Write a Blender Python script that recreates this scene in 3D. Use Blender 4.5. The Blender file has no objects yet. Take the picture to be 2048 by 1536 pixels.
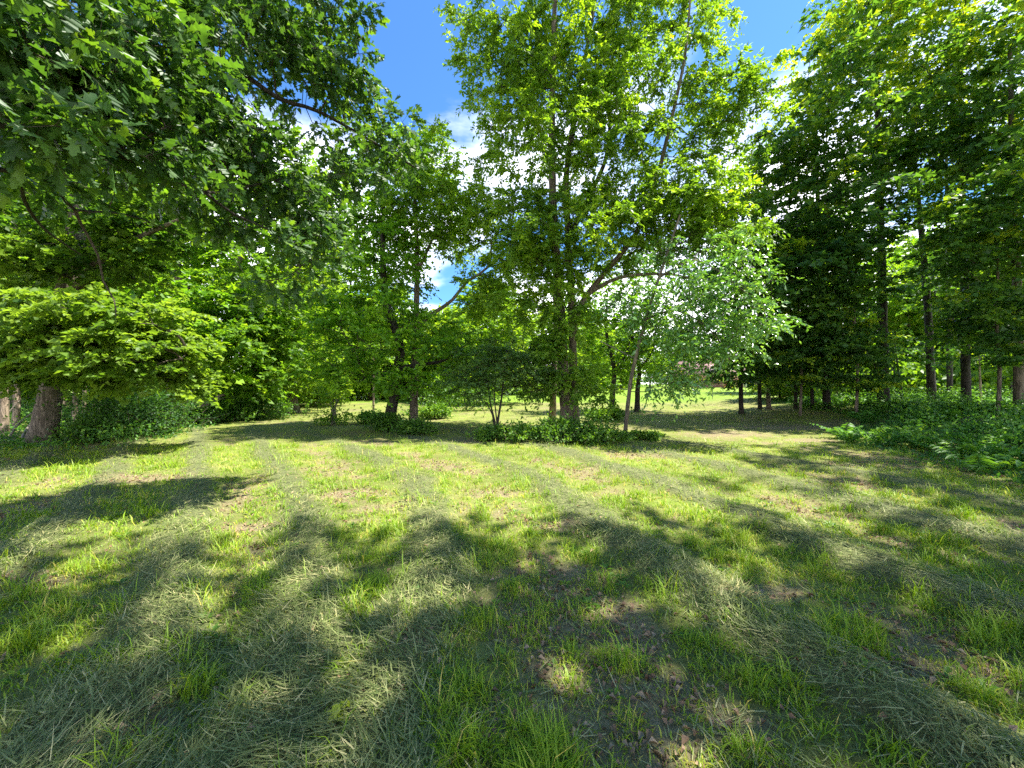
import bpy, math, random
import numpy as np
from mathutils import Vector, Matrix

# ------------------------------------------------------------------ camera, sky, sun, exposure
scene = bpy.context.scene
CAM_H, FPX, CX, CY = 1.6, 769.0, 1024.0, 768.0
cam_data = bpy.data.cameras.new("camera")
cam_data.sensor_width = 36.0
cam_data.lens = 36.0 * FPX / 2048.0
cam_data.clip_start = 0.05
cam_data.clip_end = 3000.0
cam = bpy.data.objects.new("camera", cam_data)
cam.location = (0, 0, CAM_H)
cam.rotation_euler = (math.radians(90), 0, 0)
scene.collection.objects.link(cam)
scene.camera = cam

SUN_AZ, SUN_EL = math.radians(88), math.radians(64)      # azimuth from +Y (ahead) towards +X (right)
world = bpy.data.worlds.new("World")
scene.world = world
world.use_nodes = True
nt = world.node_tree
nt.nodes.clear()
N = nt.nodes.new


def wlink(a, b):
    nt.links.new(a, b)


w_out = N("ShaderNodeOutputWorld")
w_bg = N("ShaderNodeBackground")
sky = N("ShaderNodeTexSky")
sky.sky_type = 'NISHITA'
sky.sun_disc = False
sky.sun_elevation = SUN_EL
sky.sun_rotation = SUN_AZ
sky.air_density = 1.0
sky.dust_density = 0.4
sky.ozone_density = 2.5
w_bg.inputs["Strength"].default_value = 0.080
tc = N("ShaderNodeTexCoord")
sep = N("ShaderNodeSeparateXYZ")
wlink(tc.outputs["Generated"], sep.inputs[0])


def wmath(op, a, b=None, clamp=False):
    n = N("ShaderNodeMath")
    n.operation = op
    n.use_clamp = clamp
    for i, v in enumerate((a, b)):
        if v is None:
            continue
        if isinstance(v, (int, float)):
            n.inputs[i].default_value = v
        else:
            wlink(v, n.inputs[i])
    return n.outputs[0]


zc = wmath('ADD', wmath('MAXIMUM', sep.outputs[2], 0.0), 0.22)
comb = N("ShaderNodeCombineXYZ")
wlink(wmath('DIVIDE', sep.outputs[0], zc), comb.inputs[0])
wlink(wmath('DIVIDE', sep.outputs[1], zc), comb.inputs[1])
comb.inputs[2].default_value = 3.7
cn = N("ShaderNodeTexNoise")
cn.inputs["Scale"].default_value = 1.25
cn.inputs["Detail"].default_value = 7.0
cn.inputs["Roughness"].default_value = 0.55
cn.inputs["Distortion"].default_value = 0.25
wlink(comb.outputs[0], cn.inputs["Vector"])
# cumulus bank low over the horizon all round, open blue higher up
bank = wmath('MULTIPLY', wmath('SUBTRACT', 0.50, sep.outputs[2]), 0.75)
cv = wmath('ADD', cn.outputs["Fac"], bank)
cl = N("ShaderNodeMapRange")
cl.interpolation_type = 'SMOOTHSTEP'
cl.inputs["From Min"].default_value = 0.49
cl.inputs["From Max"].default_value = 0.74
wlink(cv, cl.inputs["Value"])
cmix = N("ShaderNodeMix")
cmix.data_type = 'RGBA'
wlink(cl.outputs[0], cmix.inputs["Factor"])
sk = N("ShaderNodeMix")
sk.data_type = 'RGBA'
sk.blend_type = 'MULTIPLY'
sk.inputs["Factor"].default_value = 1.0
wlink(sky.outputs[0], sk.inputs[6])
sk.inputs[7].default_value = (0.52, 0.88, 1.22, 1)
wlink(sk.outputs[2], cmix.inputs[6])
cmix.inputs[7].default_value = (14.0, 14.0, 14.8, 1)
wlink(cmix.outputs[2], w_bg.inputs["Color"])
wlink(w_bg.outputs[0], w_out.inputs["Surface"])

sun_data = bpy.data.lights.new("sun", 'SUN')
sun_data.energy = 5.0
sun_data.angle = math.radians(0.6)
sun_data.color = (1.0, 0.95, 0.86)
sun = bpy.data.objects.new("sun", sun_data)
S = Vector((math.sin(SUN_AZ) * math.cos(SUN_EL), math.cos(SUN_AZ) * math.cos(SUN_EL), math.sin(SUN_EL)))
sun.rotation_euler = S.to_track_quat('Z', 'Y').to_euler()
sun.location = (20, 5, 40)
scene.collection.objects.link(sun)

scene.view_settings.view_transform = 'Standard'
scene.view_settings.look = 'None'
scene.view_settings.gamma = 1.0
scene.view_settings.use_curve_mapping = False
scene.view_settings.exposure = 1.72
scene.render.engine = 'CYCLES'
scene.cycles.max_bounces = 12
scene.cycles.diffuse_bounces = 7
scene.cycles.transmission_bounces = 6
scene.cycles.sample_clamp_indirect = 6.0
scene.cycles.use_denoising = False

# ------------------------------------------------------------------ helpers
COL = scene.collection.objects
rng = np.random.default_rng(7)


def W(px, py, Z):
    """a photo pixel at a known distance Z in front of the camera"""
    return np.array([(px - CX) / FPX * Z, Z, CAM_H + (CY - py) / FPX * Z])


def nrm(a):
    return a / np.maximum(np.linalg.norm(a, axis=-1, keepdims=True), 1e-9)


class VNoise:
    def __init__(self, seed, n=256):
        self.t = np.random.default_rng(seed).random((n, n))
        self.n = n

    def __call__(self, x, y):
        xi, yi = np.floor(x).astype(int), np.floor(y).astype(int)
        fx, fy = x - xi, y - yi
        fx, fy = fx * fx * (3 - 2 * fx), fy * fy * (3 - 2 * fy)
        n, t = self.n, self.t
        a, b = t[xi % n, yi % n], t[(xi + 1) % n, yi % n]
        c, d = t[xi % n, (yi + 1) % n], t[(xi + 1) % n, (yi + 1) % n]
        return (a * (1 - fx) + b * fx) * (1 - fy) + (c * (1 - fx) + d * fx) * fy

    def fbm(self, x, y, o=4):
        s, a, r = 0, .5, 0
        for i in range(o):
            r = r + a * self(x * 2 ** i + 17 * i, y * 2 ** i + 31 * i)
            s += a
            a *= .5
        return r / s


vn = [VNoise(i + 1) for i in range(6)]


def sstep(a, b, x):
    t = np.clip((x - a) / (b - a), 0, 1)
    return t * t * (3 - 2 * t)


def new_mesh(name, verts, faces, mat=None, attrs=None, smooth=False):
    """verts (n,3); faces = list of int arrays (m,3) / (m,4); attrs = {name: per-vertex float}"""
    me = bpy.data.meshes.new(name)
    verts = np.ascontiguousarray(verts, dtype=np.float32)
    if not isinstance(faces, (list, tuple)):
        faces = [faces]
    faces = [np.asarray(f, dtype=np.int32) for f in faces if len(f)]
    me.vertices.add(len(verts))
    me.vertices.foreach_set("co", verts.ravel())
    li = np.concatenate([f.ravel() for f in faces])
    tot = np.concatenate([np.full(len(f), f.shape[1], np.int32) for f in faces])
    start = np.concatenate([[0], np.cumsum(tot)[:-1]]).astype(np.int32)
    me.loops.add(len(li))
    me.loops.foreach_set("vertex_index", li)
    me.polygons.add(len(tot))
    me.polygons.foreach_set("loop_start", start)
    if smooth:
        me.polygons.foreach_set("use_smooth", np.ones(len(tot), dtype=bool))
    for k, v in (attrs or {}).items():
        at = me.attributes.new(k, 'FLOAT', 'POINT')
        at.data.foreach_set("value", np.ascontiguousarray(v, dtype=np.float32))
    if mat:
        me.materials.append(mat)
    me.update(calc_edges=True)
    return me


def link(name, me, parent=None, loc=None):
    o = bpy.data.objects.new(name, me)
    COL.link(o)
    if parent:
        o.parent = parent
    if loc is not None:
        o.location = loc
    return o


def tag(o, label=None, cat=None, group=None, kind=None):
    for k, v in (("label", label), ("category", cat), ("group", group), ("kind", kind)):
        if v:
            o[k] = v
    return o


def empty(name, loc):
    o = bpy.data.objects.new(name, None)
    o.empty_display_size = 0.3
    o.location = loc
    COL.link(o)
    return o


def copy_tree(o, parent=None):
    c = o.copy()
    COL.link(c)
    if parent:
        c.parent = parent
    for ch in list(o.children):
        copy_tree(ch, c)
    return c


# ------------------------------------------------------------------ materials
def mat_base(name):
    m = bpy.data.materials.new(name)
    m.use_nodes = True
    t = m.node_tree
    t.nodes.clear()
    return m, t, t.nodes.new, t.links.new


def leaf_mat(name, stops, trans=0.42, rough=0.45, spec=0.32, tgain=(2.05, 1.9, 0.5), random_obj=False):
    m, t, n, l = mat_base(name)
    out, pr, tr, mx = n("ShaderNodeOutputMaterial"), n("ShaderNodeBsdfPrincipled"), n("ShaderNodeBsdfTranslucent"), n("ShaderNodeMixShader")
    if random_obj:
        a = n("ShaderNodeObjectInfo").outputs["Random"]
    else:
        at = n("ShaderNodeAttribute")
        at.attribute_name = "tint"
        a = at.outputs["Fac"]
    r = n("ShaderNodeValToRGB")
    els = r.color_ramp.elements
    while len(els) < len(stops):
        els.new(0.5)
    for e, (p, c) in zip(els, stops):
        e.position = p
        e.color = (*c, 1)
    l(a, r.inputs[0])
    l(r.outputs[0], pr.inputs["Base Color"])
    pr.inputs["Roughness"].default_value = rough
    pr.inputs["Specular IOR Level"].default_value = spec
    g = n("ShaderNodeMix")
    g.data_type = 'RGBA'
    g.blend_type = 'MULTIPLY'
    g.inputs["Factor"].default_value = 1
    l(r.outputs[0], g.inputs[6])
    g.inputs[7].default_value = (*tgain, 1)
    l(g.outputs[2], tr.inputs["Color"])
    mx.inputs[0].default_value = trans
    l(pr.outputs[0], mx.inputs[1])
    l(tr.outputs[0], mx.inputs[2])
    l(mx.outputs[0], out.inputs["Surface"])
    return m


def bark_mat(name, c1, c2, scale=1.0, moss=0.0):
    m, t, n, l = mat_base(name)
    out, pr = n("ShaderNodeOutputMaterial"), n("ShaderNodeBsdfPrincipled")
    tcn, mp = n("ShaderNodeTexCoord"), n("ShaderNodeMapping")
    mp.inputs["Scale"].default_value = (8 * scale, 8 * scale, 1.3 * scale)
    l(tcn.outputs["Object"], mp.inputs[0])
    ns, vo = n("ShaderNodeTexNoise"), n("ShaderNodeTexNoise")
    ns.inputs["Scale"].default_value = 2.6
    ns.inputs["Detail"].default_value = 9
    ns.inputs["Roughness"].default_value = .7
    vo.inputs["Scale"].default_value = 1.5
    vo.inputs["Detail"].default_value = 4
    vo.inputs["Distortion"].default_value = .8
    l(mp.outputs[0], ns.inputs["Vector"])
    l(mp.outputs[0], vo.inputs["Vector"])
    ab = n("ShaderNodeMath")                      # ridges where the slow noise crosses its mean
    ab.operation = 'SUBTRACT'
    l(vo.outputs["Fac"], ab.inputs[0])
    ab.inputs[1].default_value = .5
    a2 = n("ShaderNodeMath")
    a2.operation = 'ABSOLUTE'
    l(ab.outputs[0], a2.inputs[0])
    mr = n("ShaderNodeMapRange")
    mr.inputs["From Max"].default_value = 0.11
    mr.inputs["To Min"].default_value = 0.25
    l(a2.outputs[0], mr.inputs["Value"])
    mul = n("ShaderNodeMath")
    mul.operation = 'MULTIPLY'
    l(mr.outputs[0], mul.inputs[0])
    l(ns.outputs["Fac"], mul.inputs[1])
    r = n("ShaderNodeValToRGB")
    r.color_ramp.elements[0].position = .05
    r.color_ramp.elements[0].color = (*c1, 1)
    r.color_ramp.elements[1].position = .6
    r.color_ramp.elements[1].color = (*c2, 1)
    l(mul.outputs[0], r.inputs[0])
    big = n("ShaderNodeTexNoise")
    big.inputs["Scale"].default_value = 1.3
    l(tcn.outputs["Object"], big.inputs["Vector"])
    mg = n("ShaderNodeMix")
    mg.data_type = 'RGBA'
    bm = n("ShaderNodeMapRange")
    bm.inputs["From Min"].default_value = .45
    bm.inputs["From Max"].default_value = .75
    bm.inputs["To Max"].default_value = moss
    l(big.outputs["Fac"], bm.inputs["Value"])
    l(bm.outputs[0], mg.inputs["Factor"])
    l(r.outputs[0], mg.inputs[6])
    mg.inputs[7].default_value = (.10, .115, .06, 1)
    l(mg.outputs[2], pr.inputs["Base Color"])
    pr.inputs["Roughness"].default_value = .9
    pr.inputs["Specular IOR Level"].default_value = .2
    b = n("ShaderNodeBump")
    b.inputs["Strength"].default_value = .9
    b.inputs["Distance"].default_value = .03
    l(mul.outputs[0], b.inputs["Height"])
    l(b.outputs[0], pr.inputs["Normal"])
    l(pr.outputs[0], out.inputs["Surface"])
    return m


def plain_mat(name, c1, c2, scale=3, rough=.8, bump=.2, spec=.3):
    m, t, n, l = mat_base(name)
    out, pr = n("ShaderNodeOutputMaterial"), n("ShaderNodeBsdfPrincipled")
    tcn, ns, r = n("ShaderNodeTexCoord"), n("ShaderNodeTexNoise"), n("ShaderNodeValToRGB")
    ns.inputs["Scale"].default_value = scale
    ns.inputs["Detail"].default_value = 6
    l(tcn.outputs["Object"], ns.inputs["Vector"])
    r.color_ramp.elements[0].position, r.color_ramp.elements[1].position = .35, .65
    r.color_ramp.elements[0].color, r.color_ramp.elements[1].color = (*c1, 1), (*c2, 1)
    l(ns.outputs["Fac"], r.inputs[0])
    l(r.outputs[0], pr.inputs["Base Color"])
    pr.inputs["Roughness"].default_value = rough
    pr.inputs["Specular IOR Level"].default_value = spec
    b = n("ShaderNodeBump")
    b.inputs["Strength"].default_value = bump
    b.inputs["Distance"].default_value = .02
    l(ns.outputs["Fac"], b.inputs["Height"])
    l(b.outputs[0], pr.inputs["Normal"])
    l(pr.outputs[0], out.inputs["Surface"])
    return m


M = {}
M['ash'] = leaf_mat("ash_leaf", [(0, (0.067, 0.143, 0.018)), (0.55, (0.134, 0.252, 0.026)), (1, (0.252, 0.386, 0.032))], trans=.50)
M['maple'] = leaf_mat("maple_leaf", [(0, (0.063, 0.149, 0.014)), (0.55, (0.131, 0.279, 0.021)), (1, (0.244, 0.411, 0.029))], trans=.50)
M['maple_light'] = leaf_mat("bright_maple_leaf", [(0, (.045, .105, .016)), (.45, (.115, .205, .024)), (1, (.190, .285, .040))], trans=.50, tgain=(1.85, 1.8, .6))
M['shade_maple'] = leaf_mat("maple_leaf_shade_to_sun", [(0, (0.039, 0.105, 0.028)), (0.6, (0.072, 0.165, 0.034)), (0.82, (0.132, 0.242, 0.026)), (1, (0.275, 0.363, 0.020))], trans=.50)  # bluish end paints leaves in shade, yellow end paints sunlit crown tops
M['crown_yellow'] = leaf_mat("yellow_green_leaf", [(0, (0.067, 0.128, 0.010)), (0.5, (0.161, 0.228, 0.011)), (1, (0.323, 0.349, 0.013))], trans=.50)
M['silver'] = leaf_mat("pale_glossy_leaf", [(0, (0.072, 0.183, 0.035)), (0.6, (0.127, 0.270, 0.058)), (1, (0.218, 0.381, 0.104))], trans=.35, rough=.27, spec=.9)
M['dull'] = leaf_mat("blue_green_leaf", [(0, (0.054, 0.116, 0.028)), (0.6, (0.092, 0.177, 0.044)), (1, (0.169, 0.270, 0.063))], trans=.35, rough=.4)
M['far'] = leaf_mat("far_leaf", [(0, (0.065, 0.146, 0.018)), (0.6, (0.124, 0.241, 0.026)), (1, (0.248, 0.364, 0.035))], trans=.50)
M['shrub'] = leaf_mat("shrub_leaf", [(0, (0.044, 0.110, 0.018)), (0.6, (0.081, 0.183, 0.022)), (1, (0.175, 0.306, 0.032))], trans=.38)
M['fern'] = leaf_mat("undergrowth_leaf", [(0, (0.035, 0.112, 0.021)), (0.6, (0.084, 0.211, 0.034)), (1, (0.183, 0.336, 0.048))], trans=.38)
M['oak'] = leaf_mat("oak_leaf", [(0, (0.030, 0.077, 0.022)), (0.6, (0.058, 0.125, 0.031)), (1, (0.116, 0.196, 0.025))], trans=.42, rough=.46, spec=.35, tgain=(2.2, 2.2, .45))
M['oak_single'] = leaf_mat("oak_leaf_single", [(0, (0.030, 0.077, 0.025)), (0.6, (0.058, 0.125, 0.034)), (1, (0.116, 0.196, 0.025))], trans=.40, rough=.46, spec=.35, tgain=(2.2, 2.2, .45), random_obj=True)
M['grass'] = leaf_mat("grass_blade", [(0, (0.149, 0.269, 0.009)), (0.35, (0.224, 0.353, 0.014)), (0.6, (0.311, 0.411, 0.025)), (0.8, (0.445, 0.448, 0.061)), (1, (0.593, 0.479, 0.109))], trans=.35, rough=.5, spec=.35, tgain=(1.2, 1.2, .6))
M['hay'] = leaf_mat("cut_grass", [(0, (.075, .108, .026)), (.4, (.165, .200, .062)), (.75, (.290, .310, .115)), (1, (.480, .430, .200))], trans=.22, rough=.5, spec=.4, tgain=(1.1, 1.1, .8))
M['weed'] = leaf_mat("broad_weed_leaf", [(0, (0.075, 0.165, 0.022)), (0.6, (0.115, 0.225, 0.028)), (1, (0.260, 0.330, 0.025))], trans=.38)
M['dry'] = leaf_mat("dry_leaf", [(0, (0.143, 0.085, 0.045)), (0.6, (0.252, 0.159, 0.089)), (1, (0.395, 0.281, 0.172))], trans=.12, rough=.7, spec=.2, tgain=(1.1, 1, .8))
M['bark'] = bark_mat("grey_brown_bark", (0.051, 0.039, 0.029), (0.239, 0.189, 0.138), 1.0, .5)
M['bark_dark'] = bark_mat("dark_bark", (.012, .010, .009), (.065, .054, .045), 1.0, .3)
M['bark_light'] = bark_mat("tan_bark", (0.094, 0.070, 0.049), (0.377, 0.290, 0.210), 1.0, .3)
M['twig'] = bark_mat("twig_bark", (.045, .036, .028), (.13, .10, .075), 3.0, .3)
M['dead'] = bark_mat("dead_wood", (.10, .085, .07), (.33, .29, .24), 2.0, .1)


# ------------------------------------------------------------------ the lawn
# where the raked rows lie: x of each row at a set of distances
ROW_Y = [1.5, 2.3, 3.2, 4.7, 6.4, 9.7, 13.0, 18.0]
ROW_X = [[-6.6, -7.2, -7.9, -9.0, -10.4, -13.4, -16.4, -21.0], [-4.9, -5.4, -6.1, -7.2, -8.6, -11.5, -14.5, -19.0], [-3.3, -3.8, -4.4, -5.4, -6.8, -9.7, -12.7, -17.0], [-1.9, -2.2, -2.9, -3.9, -5.2, -7.9, -10.6, -14.8],
         [-1.15, -1.3, -1.75, -2.5, -3.7, -6.3, -8.8, -12.6], [-.55, -.65, -.70, -.88, -1.6, -4.1, -7.0, -10.6], [2.0, 1.6, 1.3, .95, .5, -1.5, -4.2, -8.0],
         [3.9, 3.6, 3.2, 2.9, 2.5, .9, -1.6, -5.5], [5.8, 5.5, 5.1, 4.8, 4.4, 3.0, .8, -3.0], [7.7, 7.4, 7.0, 6.7, 6.3, 5.0, 3.0, -.5]]


def row_coord(x, y):
    """metres to the nearest row, and place among the rows (5 = the row straight ahead)"""
    best = np.full(np.shape(x), 99.0)
    u = np.zeros(np.shape(x))
    prev = None
    for k, rx in enumerate(ROW_X):
        cur = np.interp(y, ROW_Y, rx)
        best = np.minimum(best, np.abs(x - cur) * .87)
        if prev is not None:
            u = u + np.clip((x - prev) / np.maximum(cur - prev, .2), 0, 1)
        prev = cur
    return best, u


def fields(x, y):
    """windrow (0..1 raked cut grass), bare (0..1 scalped ground), lush (0..1)"""
    x, y = np.asarray(x, float), np.asarray(y, float)
    wob = (vn[0].fbm(x * .7, y * .7, 3) - .5) * .36
    far = sstep(17, 12, y) * sstep(9, 6, x)
    d, u = row_coord(x + wob, y)
    wid = .23 + .14 * (vn[1].fbm(x * .9 + 9, y * .9, 3) - .5)
    ragged = .22 * (vn[5].fbm(x * 6, y * 6, 3) - .5)
    wind = sstep(wid + .17, wid - .12, d + ragged) * far * sstep(.05, .30, vn[3].fbm(x * .9 + 21, y * .9, 3))
    patchy = vn[2].fbm(x * .8 + 40, y * .8 + 11, 4)
    mid = sstep(.55, .85, d)
    litter = sstep(.36, .12, np.abs(u - 5.5)) * sstep(5.6, 4.2, y)          # leaf-strewn strip between two near rows
    bare = .8 * sstep(.58, .78, patchy + .12 * mid + .11 * litter - .25 * wind + .55 * (vn[0].fbm(x * 6 + 3, y * 6, 3) - .5))
    bare2 = np.zeros_like(bare)
    for bx, by, rx, ry in BARE_SPOTS:
        bare2 = np.maximum(bare2, sstep(1.3, .45, np.sqrt(((x - bx) / rx) ** 2 + ((y - by) / ry) ** 2) + (vn[3].fbm(x * 6, y * 6, 4) - .5) * 1.5))
    bare = np.maximum(bare * np.where(y > 11, .6, 1), .9 * bare2)
    lush = vn[4].fbm(x * 1.3 + 3, y * 1.3 + 7, 3)
    return wind, bare, lush


def gp(px, py):
    Z = CAM_H * FPX / (py - CY)
    return ((px - CX) / FPX * Z, Z)


BARE_SPOTS = [(*gp(1105, 1052), .36, .22), (*gp(500, 1055), .40, .22), (*gp(690, 990), .55, .42), (*gp(1330, 1395), .30, .24),
              (*gp(1250, 1250), .22, .35), (*gp(330, 1450), .2, .12), (*gp(60, 1160), .4, .14), (*gp(1000, 1440), .13, .12),
              (*gp(1540, 1180), .4, .15), (*gp(1620, 880), .9, .5), (*gp(1450, 868), 1.5, .8), (*gp(1560, 855), 2.5, 1.0), (*gp(820, 1290), .15, .12),
              (*gp(1820, 1330), .35, .15), (*gp(1000, 985), .6, .3), (*gp(300, 955), .9, .4), (*gp(1690, 930), .6, .3)]


def ground_z(x, y):
    x, y = np.asarray(x, float), np.asarray(y, float)
    bank = .55 * sstep(9.5, 17, x - .15 * np.maximum(y - 12, 0)) * sstep(3, 12, y)
    far_rise = .45 * sstep(18, 60, y)
    z = bank + far_rise + .05 * (vn[5].fbm(x * .35, y * .35, 3) - .5) * sstep(0, 4, y + 1)
    # windrows and small lumps, close by only
    near = sstep(14, 9, y) * sstep(-4, -1, y)
    wind, bare, lush = fields(x, y)
    z = z + near * (.045 * wind - .02 * bare + .03 * (vn[1].fbm(x * 3, y * 3, 3) - .5))
    return z


def axis(lo, hi, fine_lo, fine_hi, step, grow=1.16):
    a = list(np.arange(fine_lo, fine_hi + 1e-6, step))
    s, v = step, fine_hi
    while v < hi:
        s *= grow
        v += s
        a.append(min(v, hi))
    s, v = step, fine_lo
    while v > lo:
        s *= grow
        v -= s
        a.insert(0, max(v, lo))
    return np.array(a)


xs = axis(-900, 900, -11, 11, .11)
ys = axis(-300, 1500, 1.0, 13, .09)
gx, gy = np.meshgrid(xs, ys, indexing='xy')
gz = ground_z(gx, gy)
nx, ny = len(xs), len(ys)
idx = np.arange(nx * ny).reshape(ny, nx)
q = np.stack([idx[:-1, :-1], idx[:-1, 1:], idx[1:, 1:], idx[1:, :-1]], -1).reshape(-1, 4)
gw, gb, gl = fields(gx, gy)


def ground_material():
    m, t, n, l = mat_base("mown_ground")
    out, pr = n("ShaderNodeOutputMaterial"), n("ShaderNodeBsdfPrincipled")
    tcn = n("ShaderNodeTexCoord")

    def attr(k):
        a = n("ShaderNodeAttribute")
        a.attribute_name = k
        return a.outputs["Fac"]

    def noise(s, d=6, r=.6):
        x = n("ShaderNodeTexNoise")
        x.inputs["Scale"].default_value = s
        x.inputs["Detail"].default_value = d
        x.inputs["Roughness"].default_value = r
        l(tcn.outputs["Object"], x.inputs["Vector"])
        return x.outputs["Fac"]

    def ramp(f, *st):
        r = n("ShaderNodeValToRGB")
        e = r.color_ramp.elements
        while len(e) < len(st):
            e.new(.5)
        for a, (p, c) in zip(e, st):
            a.position, a.color = p, (*c, 1)
        l(f, r.inputs[0])
        return r.outputs[0]

    def mix(f, a, b):
        x = n("ShaderNodeMix")
        x.data_type = 'RGBA'
        l(f, x.inputs[0])
        l(a, x.inputs[6])
        l(b, x.inputs[7])
        return x.outputs[2]

    fine, mid = noise(42, 7, .75), noise(2.2, 6, .6)
    green = ramp(fine, (.3, (.050, .060, .018)), (.55, (.135, .150, .042)), (.75, (.26, .23, .10)))
    hay = ramp(fine, (.3, (.060, .072, .030)), (.55, (.14, .155, .066)), (.75, (.28, .27, .14)))
    soil = ramp(fine, (.3, (.080, .060, .036)), (.5, (.205, .162, .095)), (.72, (.36, .30, .18)))
    straw = ramp(mid, (.4, (.16, .215, .038)), (.62, (.25, .25, .075)))
    x1 = mix(attr("lush"), straw, green)
    x2 = mix(attr("wind"), x1, hay)
    x3 = mix(attr("bare"), x2, soil)
    field = ramp(mid, (.35, (.11, .20, .022)), (.65, (.19, .27, .035)))
    x3 = mix(attr("field"), x3, field)
    l(x3, pr.inputs["Base Color"])
    pr.inputs["Roughness"].default_value = .95
    pr.inputs["Specular IOR Level"].default_value = .1
    b = n("ShaderNodeBump")
    b.inputs["Strength"].default_value = .8
    b.inputs["Distance"].default_value = .03
    l(fine, b.inputs["Height"])
    l(b.outputs[0], pr.inputs["Normal"])
    l(pr.outputs[0], out.inputs["Surface"])
    return m


M['ground'] = ground_material()
ground = link("ground", new_mesh("ground", np.stack([gx, gy, gz], -1).reshape(-1, 3), [q], M['ground'],
                                 dict(wind=gw.ravel(), bare=gb.ravel(), lush=np.clip(gl.ravel() * 1.6 - .3, 0, 1), field=sstep(29.5, 31.5, gy + .06 * gx).ravel()), smooth=True))
tag(ground, "mown meadow ground with raked rows of cut grass", kind="structure")


# ------------------------------------------------------------------ grass on it
def blades(pos, ang, lean, length, width, curl, tint, segs=2):
    """upright or lying blades, vectorised. lean 0 = upright, 1 = lying"""
    n_ = len(pos)
    d = np.stack([np.cos(ang), np.sin(ang), np.zeros(n_)], -1)
    s = np.stack([-np.sin(ang), np.cos(ang), np.zeros(n_)], -1)
    up = np.array([0, 0, 1.0])
    th = lean * math.pi / 2
    a1 = d * np.sin(th)[:, None] + up * np.cos(th)[:, None]
    th2 = np.minimum(th + curl, math.pi * .62)
    a2 = d * np.sin(th2)[:, None] + up * np.cos(th2)[:, None]
    L, w = length[:, None], width[:, None]
    if segs == 2:
        b0, b1 = pos - s * w * .5, pos + s * w * .5
        mid = pos + a1 * L * .55
        m0, m1 = mid - s * w * .42, mid + s * w * .42
        tip = mid + a2 * L * .45
        V = np.stack([b0, b1, m1, m0, tip], 1).reshape(-1, 3)
        o = np.arange(n_)[:, None] * 5
        F = np.concatenate([o + np.array([[0, 1, 2]]), o + np.array([[0, 2, 3]]), o + np.array([[3, 2, 4]])])
        k = 5
    else:
        b0, b1 = pos - s * w * .5, pos + s * w * .5
        tip = pos + (a1 + a2) * .5 * L
        V = np.stack([b0, b1, tip], 1).reshape(-1, 3)
        F = np.arange(n_ * 3).reshape(-1, 3)
        k = 3
    return V, F, np.repeat(tint, k)


class Acc:
    def __init__(self):
        self.V, self.F, self.T, self.n = [], [], [], 0

    def add(self, V, F, T):
        self.V.append(V)
        self.F.append(np.asarray(F) + self.n)
        self.T.append(T)
        self.n += len(V)

    def mesh(self, name, mat, smooth=False):
        return new_mesh(name, np.concatenate(self.V), [np.concatenate(self.F)], mat, dict(tint=np.concatenate(self.T)), smooth)


def sample_ground(n, y0, y1, power, half=1.42, pad=1.2):
    """positions in the trapezoid the lens sees, denser towards y0"""
    y = y0 + (y1 - y0) * rng.random(n) ** power
    x = (rng.random(n) * 2 - 1) * (half * y + pad)
    return x, y


def in_woods(x, y):
    return sstep(8.2, 10.5, x - .25 * (y - 6)) * sstep(4.5, 7, y)


acc_g, acc_h = Acc(), Acc()
# living grass
for (cnt, y0, y1, pw, seg, lmul, wmul) in ((160000, .7, 4.2, .9, 2, 1.2, .95), (150000, 4.0, 10.0, 1.0, 2, 1.15, 1.5), (80000, 9.5, 28, 1.2, 1, 1.15, 3.2)):
    x, y = sample_ground(cnt, y0, y1, pw)
    wind, bare, lush = fields(x, y)
    tuft = vn[3].fbm(x * 5.5, y * 5.5, 2)
    p = (1 - .86 * wind) * (1 - .50 * bare) * np.clip(.25 + 1.5 * sstep(.38, .62, tuft), 0, 1)
    k = rng.random(cnt) < p
    x, y, wind, bare, lush, tuft = x[k], y[k], wind[k], bare[k], lush[k], tuft[k]
    n_ = len(x)
    pos = np.stack([x, y, ground_z(x, y) - .004], -1)
    L = (.022 + .06 * rng.random(n_) ** 1.8 + .17 * sstep(.60, .78, tuft) * rng.random(n_)) * lmul * (1 - .45 * bare)
    wdt = (.0036 + .0050 * rng.random(n_) ** 1.5) * wmul
    tint = np.clip(.30 + .35 * (.5 - lush) * 2 + .22 * rng.standard_normal(n_) + .32 * bare + .5 * (rng.random(n_) < .13), 0, 1)
    tint = np.where(sstep(.58, .7, tuft) * rng.random(n_) > .4, tint * .6, tint)
    V, F, T = blades(pos, rng.random(n_) * 6.283, np.clip(.18 + .26 * rng.random(n_), 0, 1), L, wdt, .3 + .9 * rng.random(n_), tint, seg)
    acc_g.add(V, F, T)
tag(link("grass", acc_g.mesh("grass", M['grass'])), "short living grass between the raked rows", "grass", kind="stuff")

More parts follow.
